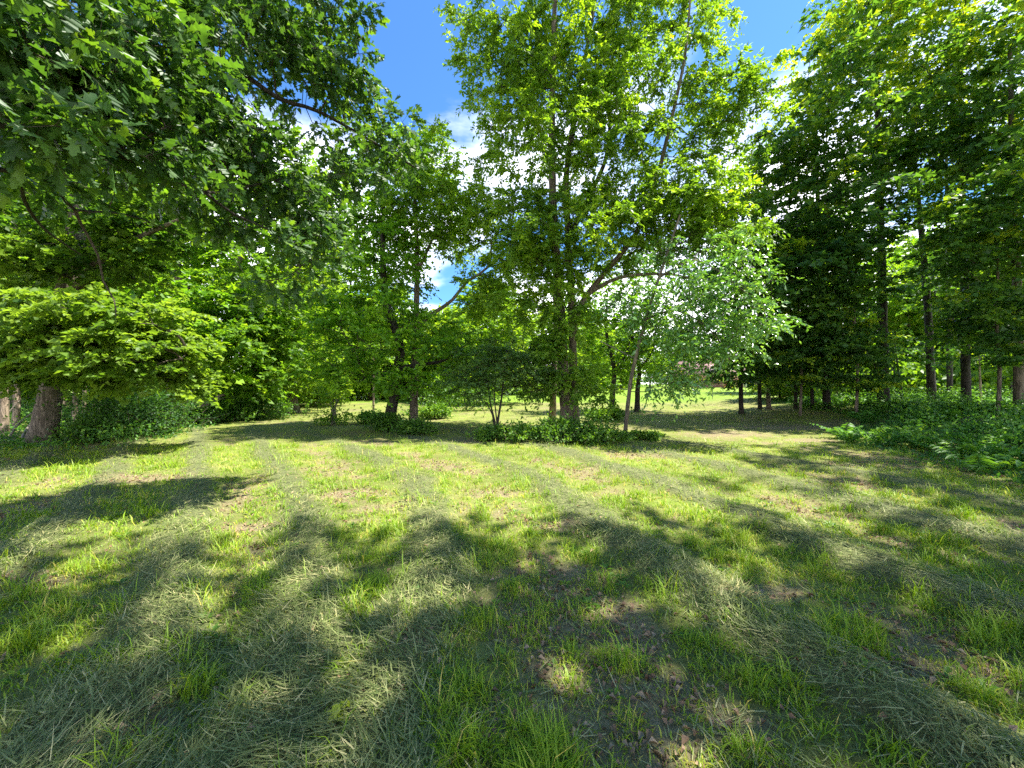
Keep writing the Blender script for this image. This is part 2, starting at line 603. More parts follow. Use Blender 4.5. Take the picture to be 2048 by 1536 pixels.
# cut grass lying in rows and strewn thinly between them
for (cnt, y0, y1, seg, wmul) in ((115000, .7, 4.3, 2, .95), (105000, 4.1, 11.5, 1, 1.5)):
    x, y = sample_ground(cnt, y0, y1, 1.0)
    wind, bare, lush = fields(x, y)
    k = rng.random(cnt) < np.clip(wind * 1.0 + .09 + .18 * sstep(.5, .7, vn[0].fbm(x * 1.7 + 5, y * 1.7, 3)), 0, 1) * (1 - .25 * bare * (1 - wind))
    x, y, wind, bare = x[k], y[k], wind[k], bare[k]
    n_ = len(x)
    pos = np.stack([x, y, ground_z(x, y) + .004 + .065 * rng.random(n_) * (.2 + wind)], -1)
    slope = np.arctan2(np.ones(n_), np.full(n_, -.45))
    comb_ = (vn[2].fbm(x * 1.1 + 70, y * 1.1, 2) - .5) * 5
    ang = slope + comb_ + .75 * rng.standard_normal(n_)
    L = .035 + .17 * rng.random(n_) ** 2.0
    wdt = (.0028 + .0046 * rng.random(n_) ** 1.5) * wmul
    tint = np.clip(.36 + .27 * rng.standard_normal(n_) + .55 * (rng.random(n_) < .09) + .38 * bare * (1 - wind), 0, 1)
    V, F, T = blades(pos, ang, .86 + .18 * rng.random(n_), L, wdt, .25 * rng.standard_normal(n_), tint, seg)
    acc_h.add(V, F, T)
tag(link("cut_grass", acc_h.mesh("cut_grass", M['hay'])), "dull grey-green cut grass lying in raked rows", "cut grass", kind="stuff")


# ------------------------------------------------------------------ leaves, vectorised
def kite(c, ax, nm, L, Wd, fold=.18, droop=.12):
    """folded four-point leaves: base, left, tip, right"""
    ax = nrm(ax)
    sd = nrm(np.cross(nm, ax))
    nm = np.cross(ax, sd)
    L, Wd = L[:, None], Wd[:, None]
    V = np.stack([c, c + ax * L * .48 + sd * Wd * .5 + nm * Wd * fold, c + ax * L - nm * L * droop, c + ax * L * .48 - sd * Wd * .5 + nm * Wd * fold], 1).reshape(-1, 3)
    o = np.arange(len(c))[:, None] * 4
    F = np.concatenate([o + np.array([[0, 2, 1]]), o + np.array([[0, 3, 2]])])
    return V, F


def dart(c, ax, nm, L, Wd):
    """three-point leaves for crowns too far off to show a leaf's outline"""
    ax = nrm(ax)
    sd = nrm(np.cross(nm, ax))
    nm = np.cross(ax, sd)
    L, Wd = L[:, None], Wd[:, None]
    V = np.stack([c + ax * L * .25 + sd * Wd * .55, c - ax * L * .05 - sd * Wd * .4, c + ax * L - nm * L * .1 - sd * Wd * .1], 1).reshape(-1, 3)
    return V, np.arange(len(c) * 3).reshape(-1, 3)


def tubes(chains, sides=5):
    """chains = [(pts (k,3), radii (k,))] -> one vertex / quad set"""
    VV, FF, o = [], [], 0
    ang = np.arange(sides) * 2 * math.pi / sides
    ca, sa = np.cos(ang), np.sin(ang)
    for P, R in chains:
        P = np.asarray(P, float)
        k = len(P)
        T = np.gradient(P, axis=0)
        T = nrm(T)
        ref = np.where(np.abs(T[:, 2:3]) > .9, np.array([[1.0, 0, 0]]), np.array([[0, 0, 1.0]]))
        # one reference for the whole chain keeps the rings from twisting
        ref = np.repeat(ref[:1], k, 0) if abs(T[:, 2]).max() < .97 else np.repeat(np.array([[1.0, .01, 0]]), k, 0)
        A = nrm(np.cross(T, ref))
        B = np.cross(T, A)
        ring = P[:, None] + (A[:, None] * ca[None, :, None] + B[:, None] * sa[None, :, None]) * np.asarray(R)[:, None, None]
        VV.append(ring.reshape(-1, 3))
        i = np.arange(k - 1)[:, None] * sides + o
        j = np.arange(sides)[None]
        j2 = (j + 1) % sides
        FF.append(np.stack([i + j, i + j2, i + sides + j2, i + sides + j], -1).reshape(-1, 4))
        o += k * sides
    return np.concatenate(VV), np.concatenate(FF)


def smooth_path(pts, step):
    """Catmull-Rom through the points, resampled"""
    P = np.asarray(pts, float)
    P = np.vstack([2 * P[0] - P[1], P, 2 * P[-1] - P[-2]])
    out = []
    for i in range(1, len(P) - 2):
        p0, p1, p2, p3 = P[i - 1:i + 3]
        k = max(2, int(np.linalg.norm(p2 - p1) / step))
        t = (np.arange(k) / k)[:, None]
        out.append(.5 * (2 * p1 + (p2 - p0) * t + (2 * p0 - 5 * p1 + 4 * p2 - p3) * t ** 2 + (3 * p1 - p0 - 3 * p2 + p3) * t ** 3))
    out.append(P[-2:-1])
    return np.concatenate(out)


def stem_mesh(name, path, r0, r1, mat, flare=1.0, sides=14, seed=0, base=(0, 0, 0)):
    r = np.random.default_rng(seed)
    k = len(path)
    t = np.linspace(0, 1, k)
    seg = np.concatenate([[0], np.cumsum(np.linalg.norm(np.diff(path, axis=0), axis=1))])
    R = r0 + (r1 - r0) * t ** .9
    V, F = tubes([(path, R)], sides)
    V = V.reshape(k, sides, 3)
    cen = path[:, None]
    a = np.arange(sides) * 2 * math.pi / sides
    lob = 1 + .07 * np.sin(a * 3 + r.random() * 6)[None] * np.sin(seg * .9 + r.random() * 6)[:, None] + .05 * r.standard_normal((k, sides))
    fl = 1 + flare * np.exp(-seg / (r0 * 1.6))[:, None] * (.45 + .35 * np.sin(a * 4 + r.random() * 6))[None]
    V = cen + (V - cen) * (lob * fl)[..., None]
    return new_mesh(name, V.reshape(-1, 3) - np.asarray(base), [F], mat, smooth=True)


def blob_tips(blobs, r, surf=2.4, sep=.6):
    """tip points spread through a set of ellipsoids, kept apart so that gaps stay open"""
    pts = []
    for (c, rad, n_) in blobs:
        c, rad = np.asarray(c, float), np.asarray(rad, float)
        got = []
        tries = 0
        while len(got) < n_ and tries < n_ * 6:
            tries += 1
            v = r.standard_normal(3)
            v /= np.linalg.norm(v)
            p = c + v * rad * r.random() ** (1 / surf) * (1 + .12 * r.standard_normal())
            if p[2] < .35:
                continue
            if got:
                dd = np.min(np.sum((np.array(got[-400:]) - p) ** 2, axis=1))
                if dd < (sep * (1 if tries < n_ * 3 else .5)) ** 2:
                    continue
            got.append(p)
        pts += got
    return np.array(pts)


def branch_net(stems, tips, r, r_tip=.006, step=.55, rise=.18):
    """join every tip to the nearest wood already grown, thicken by the pipe rule"""
    pos = [p for st in stems for p in st[0]]
    par = [-1] * len(pos)
    clen = []
    for st in stems:
        clen += list(np.linspace(0, .5, len(st[0])))
    stem_n = len(pos)
    P = np.array(pos)
    C = np.array(clen)
    low = [i for i in range(stem_n)]
    d0 = np.array([np.min(np.linalg.norm(P - t, axis=1)) for t in tips])
    order = np.argsort(d0)
    cap = stem_n + 12 * len(tips) + 1000
    PP = np.zeros((cap, 3))
    PP[:stem_n] = P
    CC = np.zeros(cap)
    CC[:stem_n] = C
    par = np.full(cap, -1)
    n_ = stem_n
    chains, ends = [], []
    for ti in order:
        t = tips[ti]
        dv = t - PP[:n_]
        dist = np.sqrt((dv ** 2).sum(1))
        cost = dist + .18 * CC[:n_] + 1.3 * np.maximum(-(dv[:, 2] + .15 * dist), 0)
        i = int(np.argmin(cost))
        a = PP[i]
        D = dist[i]
        k = max(2, int(D / step))
        if n_ + k + 1 >= cap:
            break
        mid = (a + t) * .5 + np.array([0, 0, rise * D * (r.random() * 1.4 - .3)]) + r.standard_normal(3) * .07 * D
        tt = (np.arange(1, k + 1) / k)[:, None]
        ch = (1 - tt) ** 2 * a + 2 * tt * (1 - tt) * mid + tt ** 2 * t
        ids = []
        prev = i
        for p in ch:
            PP[n_] = p
            CC[n_] = CC[prev] + D / k
            par[n_] = prev
            prev = n_
            ids.append(n_)
            n_ += 1
        chains.append((i, ids))
        ends.append((prev, ti))
    area = np.zeros(n_)
    for e, _ in ends:
        area[e] += r_tip ** 2.2
    for i in range(n_ - 1, stem_n - 1, -1):
        if par[i] >= 0:
            area[par[i]] += area[i]
    rad = np.maximum(area, r_tip ** 2.2) ** (1 / 2.2)
    tube_list = []
    for i, ids in chains:
        p = np.vstack([PP[i], PP[ids]])
        rr = np.concatenate([[rad[ids[0]]], rad[ids]])
        tube_list.append((p, rr * np.linspace(1, .9, len(rr))))
    dirs = np.zeros_like(tips)
    for e, ti in ends:
        dirs[ti] = tips[ti] - PP[par[e]]
    return tube_list, nrm(dirs + 1e-6)


def spray_leaves(tips, dirs, r, T=7, K=12, tl=.6, flat=.45, droop=.25, L=.12, Wd=.055, up=1.0, sag=.2, tint_tip=.22, tint_leaf=.13, tint0=.45, hi_lo=None, tri=False):
    """twigs fan from each tip, leaves alternate along the twigs"""
    n_ = len(tips)
    base = np.repeat(tips, T, 0)
    dv = np.repeat(dirs, T, 0)
    rnd = r.standard_normal((n_ * T, 3))
    rnd[:, 2] *= flat
    dv = dv.copy()
    dv[:, 2] *= flat
    tw = nrm(dv * .55 + rnd * .8)
    ln = tl * (.45 + .75 * r.random(n_ * T))
    tipt = np.repeat(tint0 + tint_tip * r.standard_normal(n_), T * K)
    u = (np.arange(K)[None] + r.random((n_ * T, K))) / K * .95 + .08
    c = base[:, None] + tw[:, None] * (ln[:, None] * u)[..., None]
    c[..., 2] -= droop * ln[:, None] * u ** 2
    c += r.standard_normal(c.shape) * .03 * tl
    sd = nrm(np.cross(tw, np.array([0, 0, 1.0])) + 1e-6)
    sgn = np.where(np.arange(K) % 2 == 0, 1.0, -1.0)[None, :, None]
    ax = tw[:, None] * .65 + sd[:, None] * sgn * .75 + r.standard_normal(c.shape) * .35
    ax[..., 2] -= sag
    nm = r.standard_normal(c.shape) * .55
    nm[..., 2] += up
    c, ax, nm = c.reshape(-1, 3), ax.reshape(-1, 3), nrm(nm.reshape(-1, 3))
    sz = .45 + .95 * r.random(len(c))
    V, F = (dart if tri else kite)(c, ax, nm, L * sz, Wd * sz * (.8 + .4 * r.random(len(c))))
    tint = tipt + tint_leaf * r.standard_normal(len(c))
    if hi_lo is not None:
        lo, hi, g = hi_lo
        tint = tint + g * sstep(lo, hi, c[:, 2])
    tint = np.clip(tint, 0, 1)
    tw_end = base + tw * ln[:, None]
    tw_end[:, 2] -= droop * ln
    return V, F, np.repeat(tint, 3 if tri else 4), (base, tw_end)


def twig_tris(a, b, rad=.004):
    d = nrm(b - a)
    s = nrm(np.cross(d, np.array([.3, .2, 1.0])))
    t = np.cross(d, s)
    V = np.stack([a + s * rad, a - s * rad * .5 + t * rad * .87, a - s * rad * .5 - t * rad * .87, b], 1).reshape(-1, 3)
    o = np.arange(len(a))[:, None] * 4
    F = np.concatenate([o + np.array([[0, 1, 3]]), o + np.array([[1, 2, 3]]), o + np.array([[2, 0, 3]])])
    return V, F


def make_tree(name, label, base, stems, blobs, leaf_m, bark='bark', seed=0, group=None, cat="tree", sep=.6, surf=2.4, r_tip=.006,
              twigs=True, flare=.7, rise=.18, sides=14, extra=None, **lk):
    """stems = [(part name, points, r0, r1)]; blobs = [(centre, radii, tips)]; all in world space"""
    r = np.random.default_rng(seed)
    base = np.asarray([base[0], base[1], float(ground_z(base[0], base[1]))])
    root = empty(name, base)
    tag(root, label, cat, group)
    sl = []
    for i, (pn, pts, r0, r1) in enumerate(stems):
        path = smooth_path(pts, .3)
        me = stem_mesh(pn, path, r0, r1, M[bark], flare if pn == 'trunk' else .0, sides if r0 > .08 else 8, seed * 13 + i, base)
        link(pn, me, root)
        hgt = path[:, 2]
        keep = path[(hgt - base[2] > 1.0) | (np.arange(len(path)) > len(path) * .25)]
        if len(keep) < 2:
            keep = path[-2:]
        sl.append((keep,))
    tips = blob_tips(blobs, r, surf, sep)
    tl, dirs = branch_net(sl, tips, r, r_tip, rise=rise)
    V, F = tubes(tl, 5)
    LV, LF, LT, (ta, tb) = spray_leaves(tips, dirs, r, **lk)
    faces = [F]
    if twigs:
        TV, TF = twig_tris(ta, tb)
        faces = [TF + len(V), F]
        V = np.concatenate([V, TV])
    tag(link("branches", new_mesh("branches", V - base, faces, M['twig'], smooth=True), root), kind="stuff")
    tag(link("crown", new_mesh("crown", LV - base, [LF], leaf_m, dict(tint=LT)), root), kind="stuff")
    return root


def B(px, py, rx, ry, Z, dr, n_):
    """a leafy mass seen at a pixel, at its tree's distance, with a real depth radius"""
    return (W(px, py, Z), (rx / FPX * Z, dr, ry / FPX * Z), n_)


def ground_pt(x, y, dz=-.08):
    return (x, y, float(ground_z(x, y)) + dz)


# ------------------------------------------------------------------ tall multi-stemmed tree, centre
cx, cy = 1.95, 13.0
stems = [
    ("trunk", [ground_pt(cx - .08, cy), W(1128, 760, 13), W(1120, 620, 13), W(1108, 450, 13), W(1104, 300, 13), W(1106, 120, 13), W(1112, -60, 13), W(1118, -200, 13)], .195, .05),
    ("trunk", [ground_pt(cx + .22, cy + .12), W(1147, 760, 13.1), W(1143, 600, 13.1), W(1136, 470, 13.3), W(1135, 330, 13.6), W(1170, 120, 13.9), W(1200, -60, 14), W(1215, -180, 14)], .155, .045),
    ("limb", [W(1147, 660, 13.1), W(1165, 605, 13.0), W(1210, 545, 12.8), W(1270, 470, 12.6), W(1310, 370, 12.5), W(1345, 230, 12.4), W(1370, 110, 12.3), W(1380, 0, 12.3)], .11, .03),
    ("limb", [W(1180, 585, 12.9), W(1240, 555, 12.3), W(1330, 548, 11.8), W(1400, 560, 11.3)], .08, .02),
    ("limb", [W(1136, 480, 13.3), W(1185, 380, 13.6), W(1215, 300, 13.9), W(1222, 180, 14.1), W(1230, 40, 14.2)], .10, .03),
]
blobs = [
    B(1020, 130, 120, 150, 13, 1.6, 75), B(1150, 60, 150, 150, 13, 2.2, 85), B(1300, 10, 140, 90, 13.3, 1.8, 60),
    B(1110, 300, 150, 150, 13, 2.3, 85), B(1230, 230, 110, 170, 12.5, 2.0, 70), B(1370, 290, 100, 150, 12.5, 1.6, 38),
    B(1030, 420, 70, 90, 13, 1.4, 26), B(1190, 470, 160, 90, 12.7, 2.2, 70), B(1420, 150, 70, 140, 12.4, 1.0, 26), B(1500, 200, 50, 100, 12.2, .8, 11),
    B(1050, 560, 60, 110, 12.8, 1.2, 22), B(1330, 440, 120, 60, 12.2, 1.6, 34), B(1150, 635, 60, 40, 12.2, .6, 8), B(1125, 580, 50, 60, 12.3, .6, 10), B(1140, 735, 40, 30, 12.2, .5, 5), B(1350, 400, 110, 55, 12.0, 1.3, 30), B(1430, 450, 80, 40, 11.7, 1.0, 16), B(1110, 500, 80, 70, 12.3, .9, 20), B(1110, 700, 45, 40, 12.3, .5, 7), B(1085, 745, 35, 60, 12.2, .6, 10), B(1170, 785, 50, 18, 12.1, .5, 5),
    B(1100, -130, 150, 120, 13, 2.4, 50), B(1260, -120, 130, 110, 13.4, 2.2, 40),
]
make_tree("tall_tree", "tall many-stemmed tree with airy bright crown rising from the central shrub clump", (cx, cy), stems, blobs, M['ash'], 'bark', 11,
          T=8, K=25, tl=.64, flat=.8, droop=.35, L=.13, Wd=.062, up=.6, sag=.35, tint0=.55, sep=.45)

# thin dark tree just behind it
stems = [("trunk", [ground_pt(*gp(1104, 846)), W(1107, 760, 14.6), W(1110, 600, 14.8), W(1075, 470, 15)], .15, .05)]
make_tree("thick_stemmed_tree", "short thick-stemmed tree directly left behind the tall central tree", gp(1104, 846), stems,
          [B(1045, 610, 75, 70, 15.2, 1.4, 30), B(1040, 500, 60, 60, 15.2, 1.2, 20)], M['ash'], 'bark', 12, T=7, K=15, tl=.6, flat=.7, L=.14, Wd=.06, tint0=.5)

# ------------------------------------------------------------------ leaning sapling with pale glossy leaves
Zs = 10.9
stems = [("trunk", [ground_pt(*gp(1249, 881)), W(1252, 850, Zs), W(1262, 760, Zs), W(1280, 680, Zs), W(1303, 600, Zs), W(1330, 520, Zs), W(1360, 430, Zs)], .068, .028),
         ("limb", [W(1318, 555, Zs), W(1390, 520, 10.4), W(1460, 560, 10.0), W(1530, 620, 9.8)], .035, .012),
         ("limb", [W(1290, 640, Zs), W(1350, 620, 10.5), W(1420, 660, 10.1), W(1460, 720, 9.9)], .032, .012)]
blobs = [B(1525, 645, 40, 18, 9.6, .5, 5), B(1470, 490, 70, 35, 10.3, .7, 12), B(1260, 610, 55, 50, 11, .8, 14), B(1420, 560, 110, 50, 10.0, .9, 36), B(1490, 630, 80, 40, 9.7, .7, 20),
         B(1400, 680, 85, 50, 10, .9, 26), B(1330, 620, 70, 60, 10.5, .9, 24), B(1350, 760, 60, 30, 10, .6, 16), B(1450, 690, 50, 40, 9.9, .5, 12), B(1320, 510, 60, 40, 10.9, .9, 10)]
make_tree("leaning_sapling", "slim leaning sapling with pale glossy drooping leaves right of the shrub clump", gp(1249, 881), stems, blobs, M['silver'], 'bark', 21,
          T=6, K=10, tl=.58, flat=.55, droop=.6, L=.125, Wd=.06, up=.75, sag=.5, tint0=.45, sep=.36, r_tip=.004, flare=.3)

# ------------------------------------------------------------------ pair of trees, left of centre
b1 = gp(788, 856)
Zp = b1[1]
stems = [("trunk", [ground_pt(*b1), W(780, 840, Zp), W(788, 790, Zp), W(797, 730, Zp), W(800, 690, Zp), W(772, 600, Zp), W(765, 500, Zp), W(768, 380, Zp)], .22, .05),
         ("limb", [W(797, 735, Zp), W(850, 728, Zp - .4), W(890, 720, Zp - .9), W(930, 690, Zp - 1.3)], .085, .025),
         ("limb", [W(795, 705, Zp), W(750, 700, Zp - .6), W(700, 690, Zp - 1.2)], .07, .02),
         ("limb", [W(790, 745, Zp), W(760, 745, Zp - .8), W(715, 765, Zp - 1.6)], .06, .018)]
blobs = [B(740, 640, 110, 70, Zp - .6, 2.2, 70), B(700, 730, 80, 45, Zp - 1.2, 1.5, 34), B(770, 530, 90, 70, Zp, 2.0, 50), B(900, 690, 65, 45, Zp - .8, 1.3, 26),
         B(740, 440, 80, 80, Zp, 1.9, 42), B(790, 760, 70, 25, Zp - 1.6, .9, 12), B(790, 340, 70, 70, Zp + .2, 1.7, 34), B(670, 640, 40, 60, Zp - .5, 1.2, 16), B(880, 770, 60, 30, Zp + 1, 1.2, 14)]
make_tree("dark_leaning_maple", "dark-trunked maple leaning right, left one of the close pair", b1, stems, blobs, M['maple'], 'bark_dark', 31,
          T=7, K=14, tl=.66, flat=.40, droop=.22, L=.125, Wd=.1, up=.85, sag=.2, tint0=.55, sep=.45)

b2 = gp(827, 854)
Zq = b2[1] + .3
stems = [("trunk", [ground_pt(*b2), W(828, 800, Zq), W(831, 700, Zq), W(833, 600, Zq), W(834, 500, Zq), W(830, 400, Zq), W(834, 300, Zq)], .165, .045),
         ("limb", [W(834, 655, Zq), W(862, 630, Zq), W(905, 600, Zq - .2), W(935, 562, Zq - .3), W(975, 535, Zq - .5), W(985, 470, Zq - .5)], .09, .025),
         ("limb", [W(834, 545, Zq), W(855, 500, Zq), W(880, 430, Zq), W(885, 350, Zq)], .07, .02)]
blobs = [B(850, 320, 65, 80, Zq, 1.7, 45), B(890, 400, 75, 75, Zq - .3, 1.7, 42), B(840, 430, 80, 60, Zq, 1.8, 32), B(910, 480, 60, 40, Zq, 1.3, 20), B(990, 520, 45, 80, Zq, 1.2, 24),
         B(960, 590, 45, 50, Zq - .2, 1.0, 16), B(800, 480, 70, 60, Zq + .5, 1.7, 22), B(955, 420, 35, 60, Zq, .9, 14)]
make_tree("straight_tree", "slender straight brown trunk with open crown, right one of the close pair", b2, stems, blobs, M['ash'], 'bark', 32,
          T=7, K=20, tl=.62, flat=.6, droop=.25, L=.125, Wd=.07, up=.75, sag=.25, tint0=.6, sep=.45)

# ------------------------------------------------------------------ small multi-stemmed tree with grey-green leaves
b3 = gp(993, 868)
Z3 = b3[1]
stems = [("trunk", [ground_pt(*b3), W(995, 845, Z3), W(1000, 815, Z3), W(1005, 780, Z3), W(1010, 730, Z3)], .05, .018),
         ("trunk", [ground_pt(b3[0] - .05, b3[1] - .05), W(990, 845, Z3), W(980, 805, Z3), W(976, 770, Z3), W(965, 720, Z3)], .035, .014),
         ("trunk", [ground_pt(b3[0] + .02, b3[1] + .08), W(994, 845, Z3), W(989, 800, Z3), W(992, 750, Z3)], .034, .014),
         ("trunk", [ground_pt(b3[0] - .06, b3[1] + .05), W(985, 830, Z3), W(968, 800, Z3 - .2), W(945, 770, Z3 - .4)], .026, .010)]
blobs = [B(1000, 740, 95, 40, Z3, 1.5, 60), B(935, 765, 55, 28, Z3 - .4, .9, 26), B(1060, 760, 55, 35, Z3, 1.0, 26), B(990, 705, 70, 28, Z3, 1.1, 26)]
make_tree("small_spreading_tree", "small tree of several thin stems with wide grey-green crown before the shrub clump", b3, stems, blobs, M['dull'], 'bark_dark', 41,
          T=7, K=15, tl=.5, flat=.32, droop=.12, L=.085, Wd=.05, up=1.1, sag=.1, tint0=.45, sep=.3, r_tip=.0035, flare=.3)

# ------------------------------------------------------------------ big maple at the left edge
b4 = gp(84, 884)
Z4 = b4[1]
stems = [("trunk", [ground_pt(*b4), W(92, 850, Z4), W(105, 770, Z4), W(118, 690, Z4), W(128, 600, Z4), W(150, 480, Z4), W(160, 300, Z4), W(170, 100, Z4), W(180, -100, Z4)], .26, .09),
         ("limb", [W(118, 690, Z4), W(190, 650, Z4 - .9), W(270, 640, Z4 - 1.6), W(350, 665, Z4 - 2.0)], .10, .03),
         ("limb", [W(128, 610, Z4), W(200, 520, Z4 - .5), W(290, 470, Z4 - 1), W(380, 430, Z4 - 1.4)], .13, .03),
         ("limb", [W(110, 720, Z4), W(60, 680, Z4 - .8), W(10, 670, Z4 - 1.4), W(-60, 680, Z4 - 1.8)], .09, .03)]
blobs = [B(230, 640, 120, 50, Z4 - 1.8, 1.3, 62), B(285, 700, 80, 50, Z4 - 1.9, 1.3, 36), B(120, 690, 110, 55, Z4 - 1.7, 1.2, 48), B(30, 650, 90, 70, Z4 - 1.4, 1.4, 40),
         B(220, 740, 100, 30, Z4 - 1.8, 1.0, 34), B(365, 765, 30, 25, Z4 - 1.2, .8, 7), B(50, 740, 80, 30, Z4 - 1.5, 1.0, 22), B(180, 500, 130, 70, Z4 - .6, 1.8, 50),
         B(60, 500, 110, 80, Z4 - .4, 1.8, 44), B(300, 450, 110, 60, Z4 - .6, 1.6, 36), B(110, 390, 150, 70, Z4, 2.2, 24), B(150, 180, 170, 120, Z4, 2.6, 16), B(-120, 550, 120, 160, Z4, 2.4, 30)]
make_tree("broad_maple", "broad maple with thick leaning trunk and bright layered leaves at left edge", b4, stems, blobs, M['maple_light'], 'bark', 51,
          T=8, K=17, tl=.62, flat=.28, droop=.22, L=.125, Wd=.11, up=1.25, sag=.12, tint0=.62, sep=.42, flare=.6, hi_lo=(3.9, 5.6, -.5))  # leaf tint paints the low boughs as lit, the upper crown darker

# ------------------------------------------------------------------ mid-distance trees on the left
b5 = gp(428, 833)
Z5 = b5[1]
stems = [("trunk", [ground_pt(*b5), W(428, 800, Z5), W(420, 740, Z5), W(400, 660, Z5), W(370, 580, Z5), W(340, 480, Z5), W(330, 330, Z5)], .42, .10),
         ("limb", [W(410, 700, Z5), W(440, 600, Z5), W(480, 520, Z5 - 1), W(500, 420, Z5 - 1)], .2, .05),
         ("limb", [W(375, 590, Z5), W(300, 560, Z5 - 2), W(250, 530, Z5 - 3)], .14, .04)]
blobs = [B(430, 500, 130, 100, Z5, 3.5, 70), B(370, 640, 100, 80, Z5 - 1.5, 3, 55), B(470, 660, 90, 80, Z5 - 1.5, 3, 50), B(330, 400, 140, 100, Z5, 3.5, 55), B(460, 760, 70, 40, Z5 - 2, 2, 24),
         B(500, 380, 120, 90, Z5 + 1, 3.5, 50), B(420, 280, 130, 80, Z5 + 1, 3.5, 40)]
make_tree("spreading_maple", "large spreading maple with forked limbs in the shade left of the lawn", b5, stems, blobs, M['maple'], 'bark', 61,
          T=7, K=20, tl=1.05, flat=.35, droop=.2, L=.19, Wd=.17, tri=True, up=1.1, sag=.15, tint0=.5, sep=.8, r_tip=.009)
b5b = gp(446, 836)
stems = [("trunk", [ground_pt(*b5b), W(445, 800, b5b[1]), W(450, 720, b5b[1]), W(470, 640, b5b[1]), W(485, 560, b5b[1])], .26, .07)]
make_tree("grey_trunk_tree", "grey-trunked tree close right of the large spreading maple", b5b, stems,
          [B(500, 600, 80, 90, b5b[1], 2.5, 44), B(520, 700, 70, 70, b5b[1] - 1, 2.2, 40), B(560, 620, 60, 80, b5b[1], 2.2, 30)], M['far'], 'bark_light', 62,
          T=7, K=18, tl=.95, flat=.45, L=.18, Wd=.14, tri=True, tint0=.5, sep=.7, r_tip=.008)

b6 = gp(585, 826)
stems = [("trunk", [ground_pt(*b6), W(585, 760, b6[1]), W(590, 650, b6[1]), W(600, 500, b6[1]), W(610, 380, b6[1])], .26, .06)]
make_tree("pale_round_tree", "pale green rounded tree at the far left corner of the lawn", b6, stems,
          [B(600, 700, 80, 80, b6[1], 2.6, 55), B(610, 560, 70, 90, b6[1], 2.6, 45), B(560, 760, 60, 40, b6[1] - 1, 1.8, 22), B(640, 430, 80, 80, b6[1], 2.6, 36), B(660, 340, 50, 50, b6[1], 2, 16)], M['far'], 'bark', 63,
          T=7, K=18, tl=.95, flat=.5, L=.18, Wd=.13, tri=True, tint0=.62, sep=.75, r_tip=.008)

# ------------------------------------------------------------------ small dark trees behind the centre
for nm, lab, px, py, rr, bl, sd in (
        ("low_round_tree", "short-trunked dark round tree standing on the lawn behind the leaning sapling", 1225, 826, .17,
         [(1225, 700, 60, 60, 1.8, 34), (1200, 620, 60, 70, 1.8, 30), (1260, 640, 70, 70, 2, 34), (1300, 700, 40, 50, 1.5, 16)], 71),
        ("brown_trunk_tree", "brown-trunked small tree just right of the short dark round tree", 1275, 824, .16,
         [(1320, 660, 60, 60, 1.8, 26), (1290, 560, 70, 70, 2, 28), (1340, 740, 40, 25, 1.2, 10)], 72)):
    bb = gp(px, py)
    stems = [("trunk", [ground_pt(*bb), W(px, py - 40, bb[1]), W(px + 3, py - 90, bb[1]), W(px - 12, py - 160, bb[1]), W(px - 10, py - 240, bb[1])], rr, .04),
             ("limb", [W(px + 3, py - 85, bb[1]), W(px + 28, py - 120, bb[1]), W(px + 40, py - 190, bb[1])], rr * .5, .03)]
    make_tree(nm, lab, bb, stems, [B(a, b, c, d, bb[1], e, f) for a, b, c, d, e, f in bl], M['maple'], 'bark_dark', sd, T=7, K=14, tl=.75, flat=.5, L=.16, Wd=.10, tint0=.35, sep=.5)

